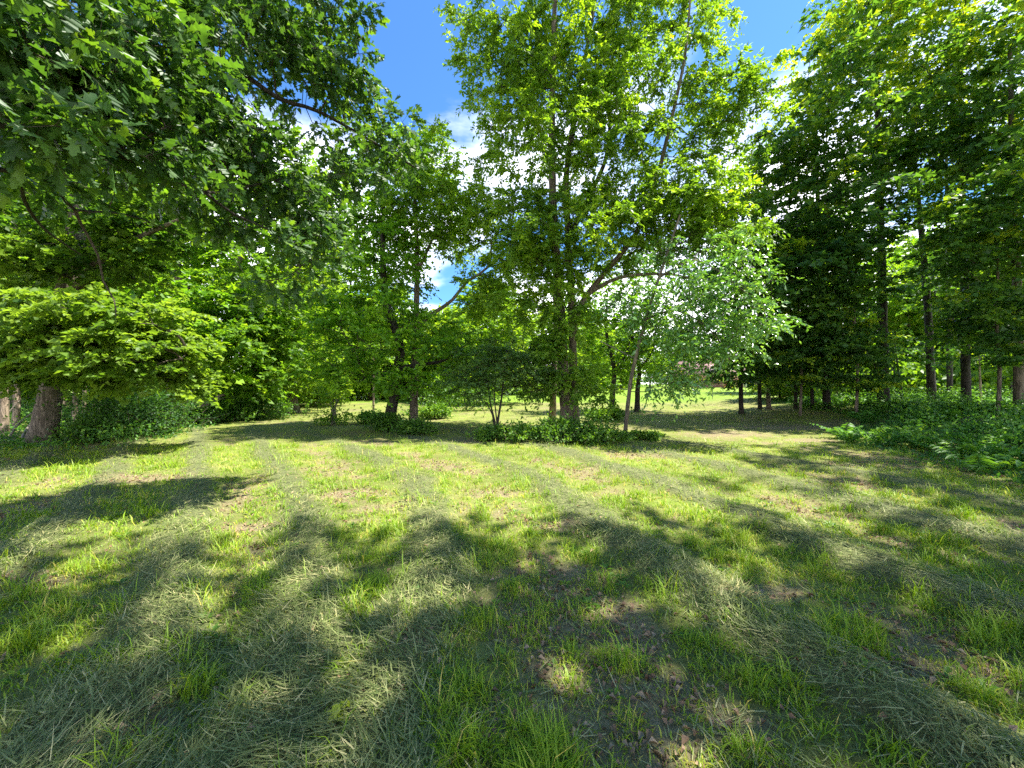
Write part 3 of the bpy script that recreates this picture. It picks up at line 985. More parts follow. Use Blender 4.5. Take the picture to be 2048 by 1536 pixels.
# ------------------------------------------------------------------ the woods on the right
wood = [  # name, label, px, py, Z, lean px at top, top px y, radius, blobs, bark
    ("slim_maple", "slim dark maple nearest the meadow at the corner of the right wood", 1483, 832, 20.0, -14, 420, .14,
     [(1470, 560, 80, 110, 2.2, 46), (1500, 690, 80, 60, 2.2, 36), (1460, 440, 60, 70, 1.9, 24), (1440, 640, 60, 90, 2.0, 34), (1500, 745, 70, 25, 1.6, 20)], 81),
    ("upright_maple", "thin upright dark trunk second from the meadow corner of the right wood", 1520, 826, 21.5, -8, 330, .13,
     [(1530, 500, 90, 110, 2.4, 46), (1560, 660, 80, 70, 2.2, 36), (1530, 350, 60, 90, 2.2, 28), (1560, 730, 70, 35, 2.0, 24)], 82),
    ("grey_leaning_maple", "grey leaning trunk third from the meadow corner of the right wood", 1538, 825, 21.0, -35, 300, .14,
     [(1600, 560, 80, 120, 2.4, 46), (1590, 380, 80, 120, 2.4, 40), (1620, 700, 70, 50, 2.0, 26), (1570, 290, 60, 60, 2, 18)], 83),
    ("black_trunk_maple", "black forked trunk among low leaves left of the stout wood-edge tree", 1655, 832, 18.6, -25, 200, .20,
     [(1650, 620, 90, 110, 2.4, 50), (1680, 430, 90, 130, 2.6, 46), (1660, 240, 80, 120, 2.6, 40), (1690, 740, 70, 40, 1.8, 20), (1690, 100, 70, 90, 2.4, 28), (1640, 520, 90, 60, 2.0, 30), (1650, 690, 90, 55, 2.0, 40)], 84),
    ("stout_tall_tree", "stoutest and tallest straight trunk at the edge of the right wood", 1768, 822, 17.5, -15, 20, .27,
     [(1760, 180, 110, 150, 3, 60), (1720, 50, 90, 100, 2.6, 40), (1810, 330, 90, 110, 2.6, 36), (1700, 330, 80, 90, 2.4, 26), (1790, -80, 110, 90, 3, 34), (1700, 470, 50, 50, 1.8, 14)], 85),
    ("curved_trunk_tree", "tree whose dark trunk curves left, right of the stoutest wood-edge trunk", 1866, 815, 18.2, -45, 120, .21,
     [(1830, 300, 90, 130, 2.6, 42), (1880, 160, 100, 130, 2.8, 46), (1870, 20, 100, 80, 2.6, 30)], 86),
    ("forked_tree", "dark tree with a wide open fork between two straight trunks in the right wood", 1900, 815, 22.5, -8, 200, .17,
     [(1900, 560, 80, 60, 2.2, 24), (1930, 400, 90, 120, 2.6, 36), (1950, 250, 90, 110, 2.6, 30)], 87),
    ("straight_dark_tree", "straight dark trunk last before the right edge of the picture", 1933, 813, 16.5, -14, 60, .20,
     [(1960, 160, 100, 140, 2.8, 46), (1900, 300, 80, 110, 2.4, 30), (1980, 380, 80, 100, 2.4, 30), (1990, 560, 80, 70, 2.2, 30), (1960, -40, 110, 90, 2.8, 34), (1960, 480, 90, 60, 2.2, 26), (1990, 690, 60, 40, 1.8, 16)], 88),
    ("edge_tree", "mossy trunk at the very right edge of the picture", 2040, 822, 14.2, -20, 100, .20,
     [(2010, 440, 70, 130, 2.2, 36), (2060, 250, 90, 140, 2.6, 40), (2070, 600, 80, 70, 2.0, 26), (1990, 640, 60, 40, 1.8, 18), (2120, 60, 100, 120, 2.6, 30)], 89),
]
for nm, lab, px, py, Z, lean, top, rr, bl, sd in wood:
    X = (px - CX) / FPX * Z
    stems = [("trunk", [ground_pt(X, Z), W(px + lean * .1, py - 60, Z), W(px + lean * .3, py + (top - py) * .35, Z), W(px + lean * .8, py + (top - py) * .7, Z), W(px + lean, top, Z)], rr * .8, .05)]
    if nm == "forked_tree":
        stems.append(("limb", [W(px - 2, 650, Z), W(px + 18, 600, Z), W(px + 40, 500, Z)], .10, .04))
        stems.append(("limb", [W(px - 2, 660, Z), W(px - 25, 610, Z), W(px - 38, 520, Z)], .09, .03))
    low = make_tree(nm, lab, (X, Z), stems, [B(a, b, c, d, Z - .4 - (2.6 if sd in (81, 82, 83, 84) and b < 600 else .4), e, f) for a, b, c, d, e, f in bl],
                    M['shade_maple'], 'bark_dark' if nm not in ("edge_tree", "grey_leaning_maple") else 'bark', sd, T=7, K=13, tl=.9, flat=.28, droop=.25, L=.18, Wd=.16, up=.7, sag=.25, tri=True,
                    tint0=.40, sep=.62, r_tip=.007, hi_lo=(9, 17, .42), twigs=False)  # sunlit crown tops painted: leaves turn yellower with height

# young maples with layered boughs in front of the trunks
for nm, lab, px, Z, rr, bl, sd in (
        ("young_maple", "young maple with low layered boughs between the corner trunks and black trunk", 1600, 17.2, .06,
         [(1590, 600, 70, 60, 1.3, 30), (1560, 700, 80, 45, 1.4, 32), (1630, 690, 70, 50, 1.3, 28), (1600, 500, 60, 60, 1.2, 22), (1640, 760, 60, 18, 1.0, 10)], 121),
        ("young_maple", "young maple spreading pale layered boughs across the stoutest trunk's foot", 1712, 16.0, .06,
         [(1700, 580, 85, 28, 1.2, 26), (1700, 680, 60, 50, 1.2, 26), (1660, 630, 60, 40, 1.1, 18), (1730, 760, 35, 25, .8, 10), (1690, 500, 60, 40, 1.1, 16)], 122),
        ("young_maple", "young maple with long level boughs high at the right edge", 1996, 13.0, .06,
         [(1960, 500, 80, 45, 1.2, 24), (1990, 600, 70, 40, 1.1, 24), (1930, 440, 70, 40, 1.1, 18), (2020, 690, 45, 40, .9, 16), (1985, 390, 70, 45, 1.2, 18)], 123)):
    X = (px - CX) / FPX * Z
    stems = [("trunk", [ground_pt(X, Z), W(px + 3, 740, Z), W(px - 3, 640, Z), W(px, 540, Z), W(px - 6, 450, Z)], rr, .02)]
    make_tree(nm, lab, (X, Z), stems, [B(a, b, c, d, Z - .5, e, f) for a, b, c, d, e, f in bl], M['shade_maple'], 'bark', sd, group="young maples at the wood's edge",
              T=7, K=10, tl=.7, flat=.2, droop=.25, L=.15, Wd=.12, up=.75, sag=.25, tint0=.5, sep=.4, r_tip=.004, rise=.05, twigs=False, flare=.2)

# tall trees beside and behind the viewer; their crowns hang over the near grass and shade it
bx, by = 14.9, 4.6
stems = [("trunk", [ground_pt(bx, by), (bx - .1, by, 4), (bx - .4, by + .2, 9), (bx - .3, by + .3, 14), (bx, by + .4, 18)], .32, .08)]
make_tree("overhanging_tree", "tall woodland tree whose boughs reach in at the upper right edge", (bx, by), stems,
          [((bx - .5, by + 2.5, 13.0), (3.4, 3.4, 3.4), 70), ((bx - 1.5, by - 1.6, 11.5), (3.0, 2.0, 2.2), 46), ((bx - .3, by + 4.0, 8.5), (3.0, 2.6, 2.4), 40),
           ((bx, by + .5, 17), (3.6, 3.6, 3), 50), ((bx + 1, by - 2, 10), (3, 3, 3), 24)], M['shade_maple'], 'bark', 91,
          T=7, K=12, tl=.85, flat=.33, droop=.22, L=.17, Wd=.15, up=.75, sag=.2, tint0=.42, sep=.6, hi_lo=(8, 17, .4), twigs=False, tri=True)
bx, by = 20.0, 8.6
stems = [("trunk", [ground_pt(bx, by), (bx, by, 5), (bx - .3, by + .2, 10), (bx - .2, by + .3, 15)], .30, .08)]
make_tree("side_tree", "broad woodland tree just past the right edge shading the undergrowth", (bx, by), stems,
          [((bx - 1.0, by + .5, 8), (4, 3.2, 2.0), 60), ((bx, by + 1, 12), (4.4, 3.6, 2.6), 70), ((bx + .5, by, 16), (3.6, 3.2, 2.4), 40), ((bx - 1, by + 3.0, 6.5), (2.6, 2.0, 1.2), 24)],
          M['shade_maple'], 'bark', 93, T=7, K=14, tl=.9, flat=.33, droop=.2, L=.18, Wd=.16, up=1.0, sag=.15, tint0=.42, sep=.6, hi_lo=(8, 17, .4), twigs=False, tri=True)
bx, by = 9.5, 0.6
stems = [("trunk", [ground_pt(bx, by), (bx, by, 5), (bx - .3, by + .2, 10), (bx - .2, by + .3, 15)], .34, .08)]
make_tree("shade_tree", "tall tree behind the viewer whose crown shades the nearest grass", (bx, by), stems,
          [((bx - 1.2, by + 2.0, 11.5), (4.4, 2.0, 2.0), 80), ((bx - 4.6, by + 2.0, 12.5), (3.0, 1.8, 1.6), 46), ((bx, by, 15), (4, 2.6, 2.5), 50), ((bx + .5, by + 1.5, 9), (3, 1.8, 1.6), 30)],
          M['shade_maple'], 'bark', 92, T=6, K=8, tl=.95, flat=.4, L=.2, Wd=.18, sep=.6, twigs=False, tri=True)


# ------------------------------------------------------------------ trees further off: a few grown once, then copied
def proto(seed, h, rad, leaf, tint0, low=.22, bark='bark', L=.27, Wd=.19):
    r = np.random.default_rng(seed)
    stems = [("trunk", [(0, 0, -.1), (.05, 0, h * .25), (.2 * r.standard_normal(), .2, h * .55), (.3 * r.standard_normal(), .1, h * .9)], .02 * h, .05)]
    bl = []
    for i in range(7):
        z = h * (low + (1 - low) * (i + .5) / 7)
        w = rad * math.sin(math.pi * min(.95, .22 + .72 * (i + .5) / 7)) ** .7
        a = r.random() * 6.28
        bl.append(((.35 * w * math.cos(a), .35 * w * math.sin(a), z), (w * .85, w * .85, h * .085), int(12 + 20 * w / rad)))
    old = globals()['ground_z']
    root = make_tree("far_tree", None, (0, -200), [(n_, [(p[0], p[1] - 200, p[2]) for p in pts], a, b) for n_, pts, a, b in stems],
                     [((c[0], c[1] - 200, c[2]), rd, k) for c, rd, k in bl], leaf, bark, seed, T=7, K=15, tl=1.25, flat=.42, droop=.22, L=L, Wd=Wd * 1.15, tri=True, up=1.0, sag=.18,
                     tint0=tint0, sep=.9, twigs=False, r_tip=.01, sides=9)
    del root["category"]
    return root


protos = [proto(101, 15, 4.2, M['far'], .55), proto(102, 18, 4.6, M['maple'], .5), proto(103, 12, 3.8, M['far'], .7, low=.14), proto(104, 20, 5.2, M['shade_maple'], .45),
          proto(105, 8, 3.0, M['far'], .75, low=.10)]
far = [  # px, Z, proto, scale, set
    # left wood, behind the broad maple
    (-60, 17, 1, 1.0, 'L'), (20, 24, 3, .95, 'L'), (120, 27, 1, .95, 'L'), (210, 22, 0, 1.0, 'L'), (250, 31, 3, .9, 'L'), (330, 34, 0, 1.1, 'L'), (170, 36, 2, 1.2, 'L'), (60, 34, 2, 1.3, 'L'), (-30, 30, 0, 1.1, 'L'),
    # far left edge of the lawn
    (520, 32, 2, 1.0, 'M'), (600, 36, 0, .95, 'M'), (660, 33, 2, .9, 'M'), (700, 40, 1, .85, 'M'), (740, 36, 4, 1.1, 'M'), (640, 27, 4, .75, 'M'), (790, 42, 2, 1.0, 'M'),
    # across the meadow
    (840, 38, 4, 1.0, 'C'), (880, 34, 4, .95, 'C'), (900, 48, 2, .85, 'C'), (945, 40, 4, 1.1, 'C'), (985, 30, 2, .82, 'C'), (1010, 44, 0, .8, 'C'), (1060, 50, 4, 1.3, 'C'), (1110, 46, 2, .9, 'C'), (1165, 52, 4, 1.3, 'C'),
    (1180, 62, 2, .9, 'C'), (1240, 70, 4, 1.4, 'C'), (1300, 78, 2, .8, 'C'), (1350, 84, 4, 1.5, 'C'),
    # behind the house
    (1390, 92, 2, 1.0, 'H'), (1440, 96, 0, .85, 'H'), (1500, 92, 2, .95, 'H'), (1560, 86, 0, .9, 'H'),
    # deep in the right wood
    (1640, 36, 1, .9, 'R'), (1740, 42, 0, 1.0, 'R'), (1690, 36, 4, .9, 'R'), (1820, 34, 2, .9, 'R'), (1985, 36, 0, .9, 'R'), (1850, 42, 2, 1.3, 'R'), (1890, 35, 1, .9, 'R'), 
    (2080, 26, 1, .95, 'R'), (1560, 27, 4, .55, 'R'), (1600, 24, 4, .45, 'R'),
]
marks = [(-40, "the left picture edge"), (100, "the broad left maple's trunk"), (255, "the large dark shade bush"), (428, "the large spreading maple"), (585, "the pale rounded tree"), (664, "the sprouting stump"),
         (788, "the dark leaning maple"), (830, "the straight brown trunk"), (993, "the small spreading tree"), (1130, "the tall central trunks"), (1250, "the leaning sapling"), (1320, "the sapling's drooping leaves"),
         (1450, "the brick house"), (1530, "the three thin corner trunks"), (1655, "the black forked trunk"), (1768, "the stoutest wood-edge trunk"), (1866, "the curved dark trunk"), (1933, "the straight dark trunk"),
         (2040, "the mossy edge trunk")]
look = ["broad sunlit tree", "tall green tree", "pale rounded tree", "tall dark tree", "low leafy tree"]
fgroup = {'L': "trees of the left wood", 'M': "trees ending the lawn on the left", 'C': "trees across the meadow", 'H': "trees behind the house", 'R': "trees deep in the right wood"}
fplace = {'L': "in the left wood", 'M': "at the lawn's far end", 'C': "across the meadow", 'H': "on the horizon", 'R': "deep in the right wood"}
used = set()


def far_label(px, Z, pi_, st):
    m_ = min(marks, key=lambda q: abs(q[0] - px))
    side = "behind" if abs(m_[0] - px) < 14 else ("right of" if px > m_[0] else "left of")
    for extra in ("", "nearer ", "farther ", "farthest ", "half-hidden "):
        t = f"{extra}{look[pi_]} {fplace[st]}, {side} {m_[1]}"
        if t not in used:
            used.add(t)
            return t


rr_ = random.Random(5)
for px, Z, pi_, sc, st in far:
    o = copy_tree(protos[pi_])
    X = (px - CX) / FPX * Z
    o.location = (X, Z, float(ground_z(X, Z)) - .05)
    o.rotation_euler = (0, 0, rr_.random() * 6.28)
    s = sc * (.93 + .14 * rr_.random())
    o.scale = (s, s, s * (.95 + .12 * rr_.random()))
    tag(o, far_label(px, Z, pi_, st), "tree", fgroup[st])
    o.name = {'L': "wood_tree", 'M': "lawn_end_tree", 'C': "meadow_tree", 'H': "distant_tree", 'R': "inner_wood_tree"}[st]
for p in protos:
    for ch in list(p.children):
        bpy.data.objects.remove(ch)
    bpy.data.objects.remove(p)


# ------------------------------------------------------------------ understorey and shrubs
def leaf_mass(pts_fn, n_, L, Wd, seed, up=.8, tint0=.5, tsd=.2):
    r = np.random.default_rng(seed)
    c, t = pts_fn(r, n_)
    ax = r.standard_normal((len(c), 3))
    ax[:, 2] -= .3
    nm = r.standard_normal((len(c), 3)) * .6
    nm[:, 2] += up
    sz = .6 + .7 * r.random(len(c))
    V, F = kite(c, ax, nrm(nm), L * sz, Wd * sz)
    return V, F, np.repeat(np.clip(t + tint0 + tsd * r.standard_normal(len(c)), 0, 1), 4)


def shrub(name, label, x, y, rx, ry, h, leaf, n_, L, Wd, seed, tint0=.45, group=None, stems=5, cat="shrub"):
    r = np.random.default_rng(seed)
    z0 = float(ground_z(x, y))
    root = empty(name, (x, y, z0))
    tag(root, label, cat, group)
    lumps = []
    for i in range(9):
        a, q_ = r.random() * 6.28, r.random() ** .6
        lumps.append((np.array([rx * .65 * q_ * math.cos(a), ry * .65 * q_ * math.sin(a), h * (.25 + .5 * r.random() * (1 - .4 * q_))]), h * (.22 + .2 * r.random())))
    k = r.integers(0, 9, n_)
    cc = np.array([l_[0] for l_ in lumps])[k]
    rd = np.array([l_[1] for l_ in lumps])[k]
    v = nrm(r.standard_normal((n_, 3)))
    c = cc + v * (rd * r.random(n_) ** .4 * (1 + .25 * np.abs(r.standard_normal(n_)) ** 2))[:, None] * np.array([1.2 * rx / max(h, .01), 1.2 * ry / max(h, .01), 1.0]).clip(.7, 1.6)
    c[:, 2] = np.abs(c[:, 2]) + .02
    ax = v + r.standard_normal((n_, 3)) * .6
    nm = r.standard_normal((n_, 3)) * .6
    nm[:, 2] += .8
    sz = .6 + .7 * r.random(n_)
    V, F = kite(c, ax, nrm(nm), L * sz, Wd * sz)
    T = np.repeat(np.clip(tint0 + .16 * r.standard_normal(n_) + (.15 * r.standard_normal(9))[k], 0, 1), 4)
    ch = []
    ns_, nk = max(16, n_ // 110), 14
    sb = np.stack([rx * .8 * r.standard_normal(ns_) * .7, ry * .8 * r.standard_normal(ns_) * .7, np.full(ns_, h * .15)], -1)
    sdv = nrm(np.stack([r.standard_normal(ns_) * .6 + sb[:, 0] / rx * .5, r.standard_normal(ns_) * .6 + sb[:, 1] / ry * .5, .5 + r.random(ns_)], -1))
    sl_ = h * (.55 + .75 * r.random(ns_))
    uu = (np.arange(nk)[None] + r.random((ns_, nk))) / nk
    sc_ = sb[:, None] + sdv[:, None] * (sl_[:, None] * uu)[..., None]
    sc_[..., 2] -= .25 * sl_[:, None] * uu ** 2
    sc_ = sc_.reshape(-1, 3)
    sc_[:, 2] = np.abs(sc_[:, 2])
    sa = np.repeat(sdv, nk, 0) * .4 + r.standard_normal((ns_ * nk, 3)) * .8
    sn = r.standard_normal((ns_ * nk, 3)) * .6 + np.array([0, 0, .8])
    ssz = .6 + .8 * r.random(ns_ * nk)
    V2, F2 = kite(sc_, sa, nrm(sn), L * ssz, Wd * ssz)
    F = np.concatenate([F, F2 + len(V)])
    V = np.concatenate([V, V2])
    T = np.concatenate([T, np.repeat(np.clip(tint0 + .12 + .2 * r.standard_normal(ns_ * nk), 0, 1), 4)])
    tag(link("foliage", new_mesh("foliage", V, [F], leaf, dict(tint=T)), root), kind="stuff")
    for k_ in range(ns_):
        e_ = sb[k_] + sdv[k_] * sl_[k_]
        e_[2] -= .25 * sl_[k_]
        ch.append((np.array([sb[k_], (sb[k_] + e_) * .5 + np.array([0, 0, .06 * sl_[k_]]), e_]), np.array([.006, .005, .002])))
    for l_, q_ in lumps:
        s = np.array([.1 * r.standard_normal(), .1 * r.standard_normal(), -.04])
        m_ = (s + l_) * .5 + np.array([0, 0, .1 * h])
        ch.append((np.array([s, m_, l_]), np.array([.012, .009, .004])))
    V, F = tubes(ch, 4)
    tag(link("stems", new_mesh("stems", V, [F], M['twig'], smooth=True), root), kind="stuff")
    return root


for i, (nm, lab, px, py, rx, ry, h, lf, n_, t0) in enumerate([
        ("clump_shrub", "low leafy shrub at the left end of the central clump, under the small tree", 985, 880, .75, .5, .50, 'shrub', 2600, .5),
        ("clump_shrub", "bright low shrub between the small tree and the tall central trunks", 1045, 884, .7, .5, .62, 'shrub', 3000, .62),
        ("clump_shrub", "tallest shrub hiding the foot of the tall central trunks", 1120, 888, .85, .6, .85, 'shrub', 4200, .42),
        ("clump_shrub", "dark shrub right of the tall central trunks", 1185, 886, .75, .6, .78, 'shrub', 3400, .36),
        ("clump_shrub", "small bright shrub at the foot of the leaning sapling", 1228, 888, .45, .4, .48, 'shrub', 1800, .6),
        ("clump_shrub", "thin ground shrub right of the leaning sapling", 1300, 880, .7, .4, .26, 'shrub', 1500, .6),
        ("clump_shrub", "shrub behind the clump left of the short dark round tree", 1215, 842, .9, .6, .75, 'shrub', 2400, .5),
        ("pair_shrub", "dark low shrub at the foot of the straight brown trunk", 832, 868, .75, .5, .62, 'shrub', 3200, .34),
        ("pair_shrub", "dark shrub against the foot of the dark leaning maple", 768, 862, .6, .5, .75, 'shrub', 2600, .34),
        ("lawn_shrub", "shrub on the lawn just right of the close tree pair", 860, 838, .9, .6, .7, 'shrub', 2200, .6),
        ("lawn_shrub", "tuft of pale growth on the lawn left of the close tree pair", 735, 846, .8, .5, .5, 'fern', 1800, .6),
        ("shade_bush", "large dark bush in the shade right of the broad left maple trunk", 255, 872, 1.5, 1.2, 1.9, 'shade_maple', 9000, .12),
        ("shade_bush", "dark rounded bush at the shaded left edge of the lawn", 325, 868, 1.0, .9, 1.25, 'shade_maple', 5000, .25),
        ("shade_bush", "small dark bush at the foot of the broad left maple", 190, 884, .8, .6, .7, 'shrub', 3000, .3),
        ("far_bush", "round bush at the shaded far left corner of the lawn", 520, 838, 1.2, 1.0, 1.2, 'shrub', 2600, .45),
        ("far_bush", "bush below the large spreading maple", 470, 842, 1.3, .9, .9, 'shrub', 2400, .4),
        ("far_bush", "bush between the spreading maple and the shaded bushes", 395, 846, 1.1, .9, .8, 'shrub', 2400, .4),
        ("far_bush", "yellow-green bush behind the three thin trunks at the wood corner", 1585, 815, 2.2, 1.2, 2.4, 'crown_yellow', 4500, .5),
        ("far_bush", "bush hanging over the lawn in the dark across the meadow, left of the small tree", 935, 822, 1.8, 1.2, 1.3, 'shrub', 2200, .35),
]):
    x, y = gp(px, py)
    f_ = .78 if nm in ('clump_shrub', 'pair_shrub') else 1
    shrub(nm, lab, x, y, rx * y / 11 if y > 15 else rx, ry, f_ * h * (y / 14 if y > 18 else 1), M[lf], int(n_ * f_), .075 * max(1, y / 12), .05 * max(1, y / 12), 200 + i, t0)


# ferns, brambles and seedlings covering the ground at the edge of the right wood
def under_pts(r, n_):
    y = 5.2 + 20 * r.random(n_ * 3) ** 1.3
    x = 5 + 26 * r.random(n_ * 3)
    edge = 8.3 + .30 * (y - 6.5) + 1.6 * (vn[2].fbm(x * .6, y * .6, 3) - .5) + 2.6 * sstep(11, 15, y)
    k = (x > edge) & (x < 1.6 * y + 4)
    x, y, edge = x[k][:n_], y[k][:n_], edge[k][:n_]
    clump = vn[3].fbm(x * 1.5, y * 1.5, 3)
    hh = (.08 + .85 * sstep(.42, .75, clump)) * sstep(0, 1.6, x - edge)
    z = ground_z(x, y) + .02 + hh * r.random(len(x)) ** .55
    return np.stack([x, y, z], -1), (clump - .5) * .8


V, F, T = leaf_mass(under_pts, 36000, .10, .05, 301, up=.9, tint0=.42)
tag(link("undergrowth", new_mesh("undergrowth", V, [F], M['fern'], dict(tint=T))), "knee-high ferns and brambles along the edge of the right wood", "undergrowth", kind="stuff")


def fronds(name, label, x, y, hgt, seed, tint0=.5):
    """fern clumps: arching fronds with paired leaflets"""
    r = np.random.default_rng(seed)
    nf, nl = 6, 11
    m_ = len(x)
    b = np.repeat(np.stack([x, y, ground_z(x, y)], -1), nf, 0)
    a = (r.random((m_, 1)) * 6.28 + np.arange(nf)[None] * 6.28 / nf + .5 * r.standard_normal((m_, nf))).ravel()
    ln = np.repeat(hgt, nf) * (.7 + .6 * r.random(m_ * nf))
    d = np.stack([np.cos(a), np.sin(a), 0 * a], -1)
    u = (np.arange(1, nl + 1) / nl)[None]
    lean = (.35 + .5 * r.random(m_ * nf))[:, None]
    hor, ver = ln[:, None] * u * lean * (1 + .5 * u), ln[:, None] * (u - .38 * u ** 2.4)
    rib = b[:, None] + d[:, None] * hor[..., None] + np.array([0, 0, 1.0]) * ver[..., None]
    sd_ = np.stack([-np.sin(a), np.cos(a), 0 * a], -1)[:, None]
    prof = (np.sin(np.pi * np.clip(u * .85 + .12, 0, 1)) * .34)[0][None] * ln[:, None] + .01
    C, A, NN, LL_ = [], [], [], []
    for sg in (1, -1):
        C.append(rib.reshape(-1, 3))
        A.append((sd_ * sg + d[:, None] * .35 + np.array([0, 0, -.15]) + .12 * r.standard_normal(rib.shape)).reshape(-1, 3))
        NN.append((np.array([0, 0, 1.0]) - d[:, None] * .3 + .25 * r.standard_normal(rib.shape)).reshape(-1, 3))
        LL_.append(prof.ravel())
    C, A, NN, LL_ = np.concatenate(C), np.concatenate(A), nrm(np.concatenate(NN)), np.concatenate(LL_)
    V, F = kite(C, A, NN, LL_, LL_ * .32 + .006)
    tn = np.tile(np.repeat(np.clip(tint0 + .2 * r.standard_normal(m_ * nf), 0, 1), nl), 2)
    tag(link(name, new_mesh(name, V, [F], M['fern'], dict(tint=np.repeat(np.clip(tn + .08 * r.standard_normal(len(C)), 0, 1), 4)))), label, "ferns", kind="stuff")


r = np.random.default_rng(310)
c_, t_ = under_pts(r, 1150)
k = r.random(len(c_)) < np.clip(.35 + t_ * 2.2, .08, 1)
c_ = c_[k]
fronds("ferns", "pale green ferns and tall weeds rising from the bank at the right wood's edge", c_[:, 0], c_[:, 1], .30 + .38 * r.random(len(c_)) ** 1.5, 311, .55)


def left_under(r, n_):
    y = 9.2 + 16 * r.random(n_ * 3)
    x = -34 + 27 * r.random(n_ * 3)
    k = (x < -.62 * y - .6 - 1.0 * sstep(11, 9, y)) & (x > -1.5 * y - 3) & (x < -5.5 - .4 * y)
    x, y = x[k][:n_], y[k][:n_]
    clump = vn[4].fbm(x * 1.2, y * 1.2, 3)
    z = ground_z(x, y) + .02 + (.06 + .5 * sstep(.4, .75, clump)) * r.random(len(x)) ** .6
    return np.stack([x, y, z], -1), (clump - .5) * .7


V, F, T = leaf_mass(left_under, 24000, .11, .05, 302, up=.9, tint0=.45)
tag(link("left_undergrowth", new_mesh("left_undergrowth", V, [F], M['fern'], dict(tint=T))), "weeds growing under the broad maple and the left wood", "undergrowth", kind="stuff")


def far_hedge(r, n_):
    seg = [(-48, 26, -24, 33, 3.5), (-24, 33, -10, 40, 4.0), (-10, 40, 8, 55, 3.5), (8, 58, 26, 84, 5), (26, 96, 62, 92, 7), (22, 34, 46, 30, 4.5), (20, 26, 34, 27, 2.5), (60, 90, 46, 34, 7), (-60, 16, -46, 28, 5)]
    out, tt = [], []
    for x0, y0, x1, y1, h in seg:
        m_ = n_ // len(seg)
        t = r.random(m_)
        x = x0 + (x1 - x0) * t + r.standard_normal(m_) * 1.2
        y = y0 + (y1 - y0) * t + r.standard_normal(m_) * 1.2
        b = vn[0].fbm(x * .5, y * .5, 3)
        z = ground_z(x, y) + h * (.35 + b) * r.random(m_) ** .8
        out.append(np.stack([x, y, z], -1))
        tt.append((vn[1].fbm(x * .9, z * .9, 2) - .5) * .8)
    return np.concatenate(out), np.concatenate(tt)


V, F, T = leaf_mass(far_hedge, 50000, .42, .30, 303, up=.7, tint0=.5)
tag(link("distant_thicket", new_mesh("distant_thicket", V, [F], M['far'], dict(tint=T))), "far-off thicket closing the meadow beneath the distant trees", "thicket", kind="stuff")

# ------------------------------------------------------------------ house beyond the meadow
M['roof'] = plain_mat("red_brown_roof", (.20, .11, .105), (.27, .16, .15), 6, .8)
M['brick'] = plain_mat("brick_red_wall", (.26, .12, .10), (.34, .18, .15), 12, .85)
M['white'] = plain_mat("white_paint", (.70, .69, .68), (.80, .79, .78), 4, .5, .05)
M['glass'] = plain_mat("dark_pane", (.03, .035, .04), (.05, .055, .06), 2, .12, 0, .6)
M['red'] = plain_mat("red_plastic", (.55, .015, .015), (.62, .02, .02), 3, .35, 0, .5)
M['rail'] = plain_mat("weathered_rail", (.24, .21, .17), (.40, .36, .30), 8, .85)
M['shed'] = plain_mat("dark_shed_board", (.045, .030, .024), (.075, .052, .04), 9, .85)
M['metal'] = plain_mat("dull_steel", (.16, .16, .15), (.24, .23, .22), 20, .5)


def box_mesh(name, lo, hi, mat):
    (a, b, c), (d, e, f) = lo, hi
    V = [(a, b, c), (d, b, c), (d, e, c), (a, e, c), (a, b, f), (d, b, f), (d, e, f), (a, e, f)]
    F = [(0, 3, 2, 1), (4, 5, 6, 7), (0, 1, 5, 4), (1, 2, 6, 5), (2, 3, 7, 6), (3, 0, 4, 7)]
    return new_mesh(name, np.array(V, float), [np.array(F)], mat)


HZ = 66.0
hx = (1458 - CX) / FPX * HZ
hg = float(ground_z(hx, HZ))
house = empty("brick_house", (hx, HZ, hg))
tag(house, "low red-brown brick house far across the meadow right of centre", "house")
link("wall", box_mesh("wall", (-7, 0, -.3), (7, 7, 2.3), M['brick']), house)
rv = np.array([(-7.6, -.6, 2.2), (7.6, -.6, 2.2), (7.6, 7.6, 2.2), (-7.6, 7.6, 2.2), (-7.0, 3.5, 4.7), (7.0, 3.5, 4.7), (-7.6, -.6, 2.05), (7.6, -.6, 2.05), (7.6, 7.6, 2.05), (-7.6, 7.6, 2.05)], float)
roof = link("roof", new_mesh("roof", rv, [np.array([(0, 1, 5, 4), (2, 3, 4, 5), (6, 7, 1, 0), (7, 8, 2, 1), (8, 9, 3, 2), (9, 6, 0, 3), (9, 8, 7, 6)]), np.array([(1, 2, 5), (3, 0, 4)])], M['roof']), house)
link("chimney", box_mesh("chimney", (-2.6, 3.1, 4.2), (-1.8, 3.9, 5.5), M['brick']), roof)
gv = np.array([(-4.2, -1.6, 2.2), (0.2, -1.6, 2.2), (-2.0, -1.6, 3.9), (-4.2, 3.2, 2.2), (.2, 3.2, 2.2), (-2.0, 3.2, 3.9)], float)
link("sunlit_gable", new_mesh("sunlit_gable", gv, [np.array([(0, 1, 2), (3, 5, 4)]), np.array([(1, 4, 5, 2), (0, 2, 5, 3), (0, 3, 4, 1)])], plain_mat("sunlit_roof_pink", (.50, .34, .33), (.58, .42, .40), 6, .8)), house)  # stands for the roof's sunlit part, its light put into the paler pink
for wx in (-5.8, -2.6, 1.6, 4.4):
    wd = link("window", box_mesh("window", (wx, -.06, .9), (wx + 1.1, .04, 2.0), M['white']), house)
    link("pane", box_mesh("pane", (wx + .08, -.09, .98), (wx + 1.02, -.05, 1.92), M['glass']), wd)
dr = link("door", box_mesh("door", (3.2, -.06, 0), (4.1, .03, 2.05), M['white']), house)
link("handle", box_mesh("handle", (3.28, -.11, .98), (3.34, -.05, 1.12), M['metal']), dr)

